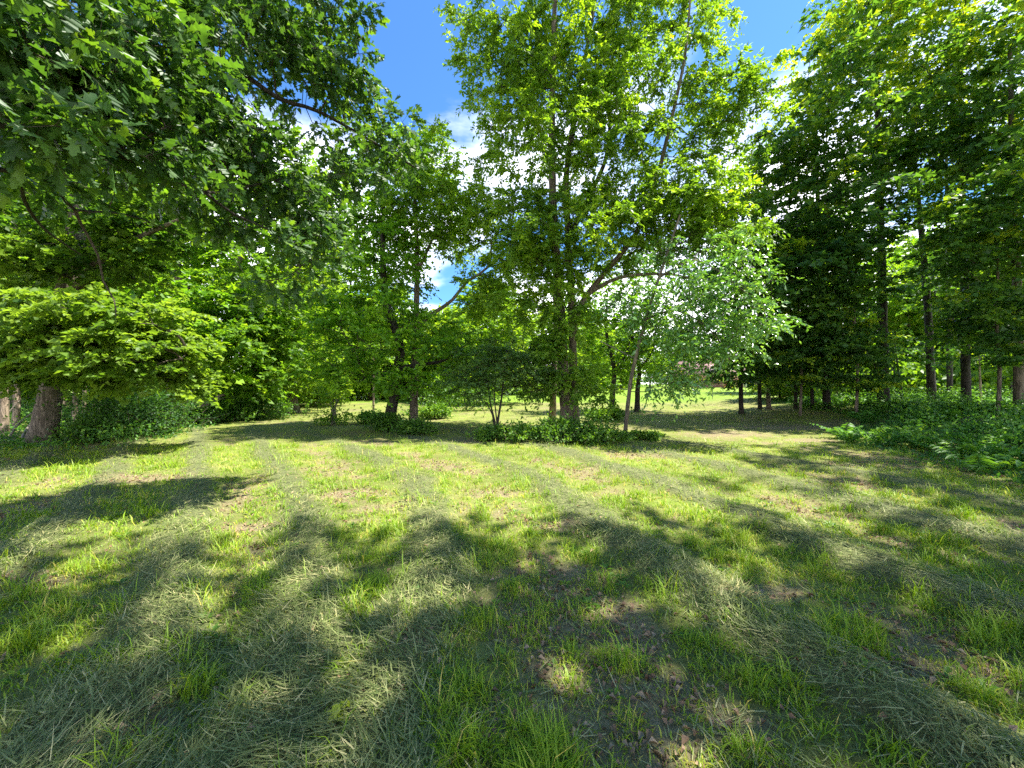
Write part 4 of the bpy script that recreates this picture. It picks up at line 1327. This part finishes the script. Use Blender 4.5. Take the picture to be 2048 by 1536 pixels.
rx_, ry_ = (1459 - CX) / FPX * 62, 62
slide = empty("red_slide", (rx_, ry_, float(ground_z(rx_, ry_))))
tag(slide, "small bright red play slide on the grass before the house", "slide")
sp = np.linspace(0, 1, 8)
P = np.stack([-.5 + 1.0 * sp, 0 * sp, 1.15 - 1.05 * sp ** .8], -1)
Vs, Fs = [], []
for p in P:
    Vs += [(p[0], -.25, p[2] + .14), (p[0], -.22, p[2]), (p[0], .22, p[2]), (p[0], .25, p[2] + .14)]
for i in range(7):
    for j in range(3):
        Fs.append((i * 4 + j, i * 4 + j + 1, i * 4 + j + 5, i * 4 + j + 4))
link("chute", new_mesh("chute", np.array(Vs), [np.array(Fs)], M['red']), slide)
for sy in (-.22, .22):
    V, F = tubes([(np.array([(-.75, sy, -.03), (-.5, sy, 1.15)]), np.array([.04, .04]))], 6)
    link("leg", new_mesh("leg", V, [F], M['red']), slide)

vx_, vy_ = (1494 - CX) / FPX * 63, 63
cooler = empty("white_tank", (vx_, vy_, float(ground_z(vx_, vy_))))
tag(cooler, "small white and grey barrel tank at the right end of the house", "tank")
t = np.linspace(0, 1, 7)
V, F = tubes([(np.array([(0, 0, z) for z in (0, .04, .9, .98, 1.05, 1.06)]), np.array([.02, .5, .5, .44, .3, .02]))], 14)
link("barrel", new_mesh("barrel", V, [F], M['white'], smooth=False), cooler)
V, F = tubes([(np.array([(0, 0, 1.04), (0, 0, 1.06), (0, 0, 1.14), (0, 0, 1.15)]), np.array([.02, .16, .16, .01]))], 10)
link("lid", new_mesh("lid", V, [F], M['metal']), cooler)

# thin wire fence across the meadow
fen = empty("wire_fence", (12, 31, float(ground_z(12, 31))))
tag(fen, "thin wire fence with slender metal posts crossing the far meadow", "fence")
fb = np.array([12, 31, float(ground_z(12, 31))])
fpts = []
for i in range(9):
    x, y = 8 + 3.0 * i * .9, 30.5 + .12 * i
    z = float(ground_z(x, y))
    fpts.append((x, y, z))
    V, F = tubes([(np.array([(x, y, z - .1), (x, y, z + 1.15)]) - fb, np.array([.018, .018]))], 6)
    link("post", new_mesh("post", V, [F], M['metal']), fen)
for hgt in (.3, .6, .9, 1.1):
    V, F = tubes([(np.array([(a, b, c + hgt) for a, b, c in fpts]) - fb, np.full(len(fpts), .004))], 4)
    link("wire", new_mesh("wire", V, [F], M['metal']), fen)

# split-rail fence and a dark shed inside the right wood
fx, fy = (1808 - CX) / FPX * 29, 29.0
fz = float(ground_z(fx, fy))
rf = empty("rail_fence", (fx, fy, fz))
tag(rf, "weathered pale split-rail fence glimpsed between trunks in the right wood", "fence")
for i in range(4):
    link("post", box_mesh("post", (-1.1 + 1.9 * i, -.07, -.1), (-.96 + 1.9 * i, .07, 1.15), M['rail']), rf)
for i in range(3):
    for hh in (.35, .68, 1.0):
        V, F = tubes([(np.array([(-1.15 + 1.9 * i, .02 * i, hh + .03 * (i % 2)), (.98 + 1.9 * i, -.02, hh - .03)]), np.array([.055, .05]))], 6)
        link("rail", new_mesh("rail", V, [F], M['rail']), rf)

sx, sy = (2003 - CX) / FPX * 27, 27.0
sz0 = float(ground_z(sx, sy))
shed = empty("wooden_shed", (sx, sy, sz0))
tag(shed, "small dark wooden shed deep in the right wood near the picture's edge", "shed")
link("wall", box_mesh("wall", (-.95, 0, -.1), (.95, 1.8, 1.35), M['shed']), shed)
for i in range(9):
    link("board", box_mesh("board", (-.95 + .212 * i, -.03, -.08), (-.95 + .212 * i + .195, 0.01, 1.34), M['shed']), shed)
rv = np.array([(-1.1, -.2, 1.36), (1.1, -.2, 1.36), (1.1, 2, 1.75), (-1.1, 2, 1.75), (-1.1, -.2, 1.44), (1.1, -.2, 1.44), (1.1, 2, 1.83), (-1.1, 2, 1.83)], float)
link("roof", new_mesh("roof", rv, [np.array([(0, 3, 2, 1), (4, 5, 6, 7), (0, 1, 5, 4), (1, 2, 6, 5), (2, 3, 7, 6), (3, 0, 4, 7)])], M['shed']), shed)

# ------------------------------------------------------------------ stumps, poles and dead wood
x, y = gp(664, 849)
r = np.random.default_rng(400)
root = empty("sprouting_stump", (x, y, float(ground_z(x, y))))
tag(root, "pale broken stump with leafy sprouts alone on the lawn left of the pair", "stump")
for i in range(5):
    a = r.random() * 6.28
    p0 = np.array([.09 * math.cos(a), .09 * math.sin(a), -.05])
    pts = [p0, p0 + np.array([.04 * r.standard_normal(), .03, .45]), p0 + np.array([.12 * r.standard_normal(), .05, .95 + .3 * r.random()])]
    link("stem", stem_mesh("stem", smooth_path(pts, .12), .06, .025, M['dead'], .3, 8, 400 + i), root)
n_ = 1500
c = r.standard_normal((n_, 3)) * np.array([.33, .33, .32]) + np.array([0, 0, 1.3])
lowk = r.random(n_) < .35
c[lowk] = r.standard_normal((lowk.sum(), 3)) * np.array([.4, .3, .16]) + np.array([0, 0, .25])
c[:, 2] = np.abs(c[:, 2])
nm = r.standard_normal((n_, 3)) * .5 + np.array([0, 0, .9])
V, F = kite(c, r.standard_normal((n_, 3)), nrm(nm), .12 * (.6 + .7 * r.random(n_)), .07 * (.6 + .7 * r.random(n_)))
tag(link("sprouts", new_mesh("sprouts", V, [F], M['far'], dict(tint=np.repeat(np.clip(.6 + .2 * r.standard_normal(n_), 0, 1), 4))), root), kind="stuff")

thin = [("thin_sapling", "thin pale sapling trunk on the lawn left of the close pair", 747, 838, 700, .07, 'bark_light', 0),
        ("thin_sapling", "thin dark sapling right of the stoutest wood-edge trunk, leaning left", 1806, 818, 690, .085, 'bark_dark', -16),
        ("thin_sapling", "thin sapling close beside the leaning one right of the stoutest trunk", 1790, 816, 690, .05, 'bark_dark', -3),
        ("thin_sapling", "slender dark sapling between the wood corner and the black forked trunk", 1626, 832, 640, .09, 'bark_dark', -10),
        ("thin_sapling", "slender dark trunk right behind the three corner trunks", 1592, 822, 600, .10, 'bark_dark', -4),
        ("thin_sapling", "pale thin sapling right of the black forked trunk", 1673, 830, 700, .045, 'bark_light', 3),
        ("thin_sapling", "pale crooked young trunk left of the dark shed in the right wood", 1962, 815, 700, .07, 'bark_light', -4),
        ("thin_sapling", "pale thin trunk at the far left edge among dead branches", 6, 868, 560, .13, 'bark_light', 10),
        ("thin_sapling", "grey thin trunk behind and left of the broad maple", 32, 856, 600, .12, 'bark_light', 8),
        ("thin_sapling", "pale thin trunk lit behind the broad maple, just right of it", 150, 850, 600, .10, 'bark_light', 2),
        ("thin_sapling", "pale pole-like trunk between the left bushes under the maple", 168, 855, 620, .07, 'bark_light', 3)]
for i, (nm_, lab, px, py, top, rr, bk, lean) in enumerate(thin):
    Z = CAM_H * FPX / (py - CY) if px < 1500 else 19.0 + (i % 3)
    X = (px - CX) / FPX * Z
    stems = [("trunk", [ground_pt(X, Z), W(px + lean * .4, py * .6 + top * .4, Z), W(px + lean, top, Z)], rr * Z / 20 if px > 700 else rr, .02)]
    make_tree(nm_, lab, (X, Z), stems, [B(px + lean, top, 28 * 20 / Z, 40 * 20 / Z, Z, .8, 9)], M['shade_maple'] if px > 1500 else M['far'], bk, 500 + i,
              group=None, T=6, K=12, tl=.6, flat=.4, L=.15, Wd=.11, sep=.3, twigs=False, flare=.3, tint0=.5, sides=9)

# dead limbs lying under the left wood
for i, (a, b) in enumerate([((20, 865, 11.5), (75, 818, 11.8)), ((45, 872, 11.0), (70, 838, 12.5)), ((0, 850, 12.5), (40, 800, 12.8))]):
    P = smooth_path([W(*a), (W(*a) + W(*b)) / 2 + np.array([0, 0, .05]), W(*b)], .15)
    P[:, 2] = np.maximum(P[:, 2], .03)
    P[0, 2] = .02
    o = link("dead_branch", stem_mesh("dead_branch", P, .035, .012, M['dead'], 0, 8, 600 + i, P[0]), loc=P[0])
    tag(o, ["fallen dead branch propped up at left of the broad maple trunk", "short dead stick leaning beside the broad maple trunk", "dead limb slanting at the left edge of the picture"][i], "branch")
# bare hanging twig in front of the leaning sapling
P = smooth_path([W(1200, 682, 11.6), W(1240, 702, 11.3), W(1290, 726, 11.0)], .1)
tw = link("bare_limb", stem_mesh("bare_limb", P, .018, .009, M['dead'], 0, 7, 610, P[0]), loc=P[0])
tag(tw, "bare pale dead limb slanting down behind the leaning sapling", "branch")
br = [(P[4], P[4] + np.array([.15, 0, .25])), (P[7], P[7] + np.array([.25, .05, .1]))]
for a, b in br:
    V, F = tubes([(np.array([a, (a + b) / 2 + np.array([0, 0, .02]), b]) - P[0], np.array([.008, .006, .003]))], 5)
    link("twig", new_mesh("twig", V, [F], M['dead']), tw)

# ------------------------------------------------------------------ the oak whose boughs hang into the upper left
ob = (-5.6, 1.0)
r = np.random.default_rng(700)
obase = np.array([ob[0], ob[1], float(ground_z(*ob))])
oak = empty("oak_tree", obase)
tag(oak, "near oak whose dark lobed leaves and boughs fill the upper left", "tree")
T0 = np.array([-5.5, 1.1, 3.2])
boughs = [
    ("trunk", [ground_pt(*ob), (-5.55, 1.05, 2), (-5.5, 1.1, 4), (-5.2, 1.3, 7), (-5.0, 1.4, 10), (-4.8, 1.4, 13)], .38, .10),
    ("bough", [T0, W(-150, 215, 2.1), W(0, 248, 2.5), W(120, 272, 2.8), W(200, 290, 3.1), W(300, 338, 3.6), W(410, 385, 4.2), W(500, 372, 4.7), W(590, 350, 5.2)], .042, .010),
    ("bough", [(-5.3, 1.25, 6.2), W(150, 60, 4.0), W(300, 70, 4.5), W(470, 140, 5.0), W(560, 198, 5.3), W(640, 224, 5.7), W(760, 292, 6.2), W(830, 335, 6.4)], .075, .014),
    ("bough", [W(40, 258, 2.6), W(85, 310, 2.9), W(120, 382, 3.3), W(150, 420, 3.5), W(215, 424, 3.9), W(285, 438, 4.3), W(350, 470, 4.7)], .020, .006),
    ("bough", [T0 + np.array([.1, .05, -.3]), W(-60, 330, 2.6), W(25, 345, 3.0), W(48, 400, 3.2), W(72, 440, 3.5), W(110, 475, 3.9), W(160, 508, 4.3)], .030, .008),
    ("bough", [W(150, 420, 3.5), W(163, 450, 3.6), W(196, 510, 3.7), W(206, 560, 3.8), W(228, 600, 3.8), W(232, 632, 3.8)], .014, .004),
    ("bough", [W(410, 385, 4.2), W(470, 430, 4.5), W(540, 460, 4.8), W(590, 500, 5.1)], .018, .006),
    ("bough", [(-5.1, 1.35, 8.5), (-3.6, 3.2, 9.2), (-2.8, 4.2, 9.1), (-1.6, 4.6, 9.2)], .12, .02),
    ("bough", [(-5.0, 1.4, 9.5), (-3.2, .2, 10.2), (-1.2, -.6, 10.4)], .11, .02),
    ("bough", [(-5.2, 1.3, 7.5), (-6.5, 4.0, 8.2), (-7.2, 6.5, 8.4)], .11, .02),
]
osl = []
for i, (pn, pts, r0, r1) in enumerate(boughs):
    path = smooth_path(pts, .16)
    link(pn, stem_mesh(pn, path, r0, r1, M['bark_dark'] if i != 5 else M['twig'], .8 if pn == 'trunk' else 0, 14 if r0 > .2 else 9, 700 + i, obase), oak)
    if i:
        osl.append((path[len(path) // 6:],))
    else:
        osl.append((path[path[:, 2] > 4],))
oblobs = [B(60, 90, 150, 110, 2.7, .5, 46), B(230, 130, 130, 110, 3.3, .6, 46), B(330, 30, 120, 70, 3.9, .6, 26), B(380, 220, 110, 90, 4.1, .6, 40), B(110, 200, 110, 45, 2.9, .4, 22),
          B(500, 300, 90, 80, 4.9, .6, 30), B(590, 400, 75, 80, 5.2, .6, 30), B(560, 110, 110, 90, 5.2, .7, 38), B(680, 170, 75, 110, 5.9, .7, 34), B(770, 270, 60, 45, 6.2, .5, 14),
          B(480, 40, 120, 50, 4.8, .7, 26), B(660, 40, 80, 50, 5.6, .7, 18), B(610, 500, 60, 45, 5.1, .5, 12), B(300, 330, 110, 40, 3.9, .5, 14), B(690, 330, 70, 60, 5.8, .6, 16), B(440, 440, 90, 40, 4.7, .5, 10),
          B(540, 570, 90, 30, 5.4, .5, 6), B(800, 320, 40, 25, 6.4, .3, 5), B(640, 460, 50, 60, 5.4, .4, 10), B(70, 250, 90, 30, 2.55, .25, 12), B(250, 310, 90, 35, 3.3, .3, 12), B(60, 340, 60, 40, 3.0, .3, 5)]
over = [((-2.2, 4.4, 9.2), (1.5, 1.4, .8), 12), ((-3.4, 3.2, 9.5), (1.8, 1.8, 1.0), 16), ((-1.6, -.3, 10.5), (2.0, 1.6, 1.0), 12), ((-6.8, 5.6, 8.6), (1.6, 2.0, 1.0), 14), ((-5, 1.5, 12.5), (2.6, 2.6, 1.6), 16)]
t_in = blob_tips(oblobs, r, 2.2, .16)
t_over = blob_tips(over, r, 2.2, .4)
tips = np.concatenate([t_in, t_over])
tl, dirs = branch_net(osl, tips, r, .0028, step=.2, rise=.1)
V, F = tubes(tl, 5)
tag(link("branches", new_mesh("branches", V - obase, [F], M['twig'], smooth=True), oak), kind="stuff")

OL = np.array([(0, .012), (.10, .02), (.20, .10), (.26, .19), (.31, .085), (.42, .16), (.52, .33), (.58, .12), (.70, .18), (.78, .28), (.83, .10), (.92, .12), (1.0, 0.004)]) * np.array([1.0, .9])


def oak_leaf_verts(curl, cup):
    x, w = OL[:, 0], OL[:, 1]
    zc_ = -curl * x ** 2
    mid = np.stack([x, 0 * x, zc_], -1)
    l_ = np.stack([x + .06 * (w > .15), w, zc_ + cup * w], -1)
    r_ = np.stack([x + .06 * (w > .15), -w, zc_ + cup * w], -1)
    return mid, l_, r_


kk = len(OL)
leaf_meshes = []
for i in range(5):
    mid, l_, r_ = oak_leaf_verts(.05 + .09 * i, .1 + .12 * (i % 3))
    F = []
    for j in range(kk - 1):
        F.append((j, j + 1, kk + j + 1, kk + j))
        F.append((2 * kk + j, 2 * kk + j + 1, j + 1, j))
    leaf_meshes.append(new_mesh("leaf", np.concatenate([mid, l_, r_]), [np.array(F)], M['oak_single']))
# all leaf frames
TW, KL = 5, 5
base = np.repeat(tips, TW, 0)
near_t = np.repeat(np.arange(len(tips)) < len(t_in), TW)
dv = np.repeat(dirs, TW, 0) * .7 + r.standard_normal((len(base), 3)) * np.array([.8, .8, .55])
dv = nrm(dv)
ln = np.where(near_t, .16 + .16 * r.random(len(base)), .5 + .4 * r.random(len(base)))
u = np.linspace(.25, 1.0, KL)[None] + .08 * r.standard_normal((len(base), KL))
c = base[:, None] + dv[:, None] * (ln[:, None] * u)[..., None]
ax = dv[:, None] * .8 + r.standard_normal(c.shape) * .7
ax[..., 2] -= .35
nm = r.standard_normal(c.shape) * .55
nm[..., 2] += .85
LL = np.where(near_t, 1.0, 2.2)[:, None] * (.110 + .085 * r.random((len(base), KL)))
c, ax, nm, LL = c.reshape(-1, 3), nrm(ax.reshape(-1, 3)), nm.reshape(-1, 3), LL.ravel()
sd = nrm(np.cross(nm, ax))
nm = np.cross(ax, sd)
V, F = tubes([(np.array([a, b]), np.array([.0022, .001])) for a, b in zip(base[near_t], (base + dv * ln[:, None])[near_t])], 3)
tag(link("twigs", new_mesh("twigs", V - obase, [F], M['twig']), oak), kind="stuff")
# the 300 that show largest stay single leaves
dep = np.maximum(c[:, 1], .2)
px_, py_ = CX + c[:, 0] / dep * FPX, CY - (c[:, 2] - CAM_H) / dep * FPX
vis = (px_ > 0) & (px_ < 2048) & (py_ > 0) & (py_ < 1536) & (c[:, 1] > 1)
score = np.where(vis, LL / dep * (.3 + np.abs((nm * nrm(c - np.array([0, 0, CAM_H]))).sum(1))), 0)
sel = np.argsort(-score)[:300]
for i in sel:
    o = link("leaf", leaf_meshes[int(i) % 5], oak)
    m = Matrix(((ax[i][0], sd[i][0], nm[i][0], c[i][0] - obase[0]), (ax[i][1], sd[i][1], nm[i][1], c[i][1] - obase[1]), (ax[i][2], sd[i][2], nm[i][2], c[i][2] - obase[2]), (0, 0, 0, 1)))
    o.matrix_local = m @ Matrix.Diagonal((LL[i], LL[i], LL[i], 1))
rest = np.ones(len(c), bool)
rest[sel] = False
c, ax, nm, sd, LL = c[rest], ax[rest], nm[rest], sd[rest], LL[rest]
n_ = len(c)
curl = (.05 + .4 * r.random(n_))[:, None]
x, w = OL[:, 0][None], OL[:, 1][None]


def place(xx, ss, zz):
    return c[:, None] + LL[:, None, None] * (ax[:, None] * xx[..., None] + sd[:, None] * ss[..., None] + nm[:, None] * zz[..., None])


xx = np.repeat(x + .06 * (w > .15), n_, 0)
lv = place(xx, np.repeat(w, n_, 0), -curl * x ** 2 + .2 * w)
rv_ = place(xx, -np.repeat(w, n_, 0), -curl * x ** 2 + .2 * w)
V = np.stack([lv, rv_], 2).reshape(-1, 3)
o_ = (np.arange(n_) * kk * 2)[:, None, None]
j = (np.arange(kk - 1) * 2)[None, :, None]
F = (o_ + j + np.array([1, 3, 2, 0])[None, None]).reshape(-1, 4)
tint = np.repeat(np.clip(.45 + .25 * r.standard_normal(n_), 0, 1), kk * 2)
tag(link("foliage", new_mesh("foliage", V - obase, [F], M['oak'], dict(tint=tint)), oak), kind="stuff")

# ------------------------------------------------------------------ litter and weeds on the near ground
r = np.random.default_rng(800)
n_ = 6000
x, y = sample_ground(n_ * 4, 1.3, 9, 1.0)
wind, bare, lush = fields(x, y)
k = r.random(len(x)) < (.05 + .9 * bare)
x, y = x[k][:n_], y[k][:n_]
n_ = len(x)
c = np.stack([x, y, ground_z(x, y) + .012 + .015 * r.random(n_)], -1)
nm = r.standard_normal((n_, 3)) * .35 + np.array([0, 0, 1.0])
ax = r.standard_normal((n_, 3)) * np.array([1, 1, .2])
sz = .5 + .8 * r.random(n_)
V, F = kite(c, ax, nrm(nm), .042 * sz, .026 * sz, fold=.35, droop=.3)
tag(link("fallen_leaves", new_mesh("fallen_leaves", V, [F], M['dry'], dict(tint=np.repeat(r.random(n_), 4)))), "dry brown leaf litter scattered over the bare patches", "leaf litter", kind="stuff")
# broad-leaved weeds
n_ = 900
x, y = sample_ground(n_, 1.9, 8.0, .9)
wind, bare, lush = fields(x, y)
k = r.random(n_) > .6 * wind
x, y = x[k], y[k]
n_ = len(x)
m_ = 6
c0 = np.stack([x, y, ground_z(x, y) + .01], -1)
a = r.random((n_, 1)) * 6.28 + np.arange(m_)[None] * 6.28 / m_ + .4 * r.standard_normal((n_, m_))
el = .25 + .6 * r.random((n_, m_))
ax = np.stack([np.cos(a) * np.cos(el), np.sin(a) * np.cos(el), np.sin(el)], -1).reshape(-1, 3)
cc = np.repeat(c0, m_, 0) + ax * .015
nm = np.stack([-np.cos(a) * np.sin(el), -np.sin(a) * np.sin(el), np.cos(el)], -1).reshape(-1, 3)
ls = (.022 + .036 * r.random((n_, 1)) ** 2 + .010 * r.random((n_, m_))).ravel()
V, F = kite(cc, ax, nm, ls, ls * .5, fold=.15, droop=.25)
tag(link("broad_weeds", new_mesh("broad_weeds", V, [F], M['weed'], dict(tint=np.repeat(np.clip(.45 + .2 * r.standard_normal(len(cc)), 0, 1), 4)))), "small broad-leaved weeds dotted through the near grass", "weeds", kind="stuff")

# yellow-green maple seedling in the foreground
x, y = gp(680, 1462)
root = empty("maple_seedling", (x, y, float(ground_z(x, y))))
tag(root, "tiny yellow-green maple seedling in the near grass left of centre", "seedling")
V, F = tubes([(np.array([(0, 0, -.01), (.004, 0, .04), (0, .004, .085)]), np.array([.002, .0018, .0012]))], 5)
link("stem", new_mesh("stem", V, [F], M['weed'], dict(tint=np.full(len(V), .3))), root)
star = [(0, 0), (.25, .10), (.2, .42), (.42, .28), (.60, .52), (.66, .20), (1.0, 0)]
sv = np.array([(a, b, .12 * b - .2 * a * a) for a, b in star] + [(a, -b, .12 * b - .2 * a * a) for a, b in star[1:-1]])
sf = np.array([(0, 1, 2), (1, 3, 2), (3, 5, 4), (3, 6, 5), (1, 6, 3), (0, 6, 1), (0, 8, 7), (7, 8, 9), (9, 10, 11), (9, 11, 6), (7, 9, 6), (0, 7, 6)])
seed_me = new_mesh("leaf", sv, [sf], M['weed'], dict(tint=np.full(len(sv), 1.0)))
for i, (aa, el_, s_) in enumerate(((-2.2, -.5, .075), (.6, .1, .06), (2.4, .2, .055), (-.7, -.2, .06))):
    o = link("leaf", seed_me, root)
    o.location = (0, 0, .085 - .01 * i)
    o.rotation_euler = (0, -el_, aa)
    o.scale = (s_, s_, s_)
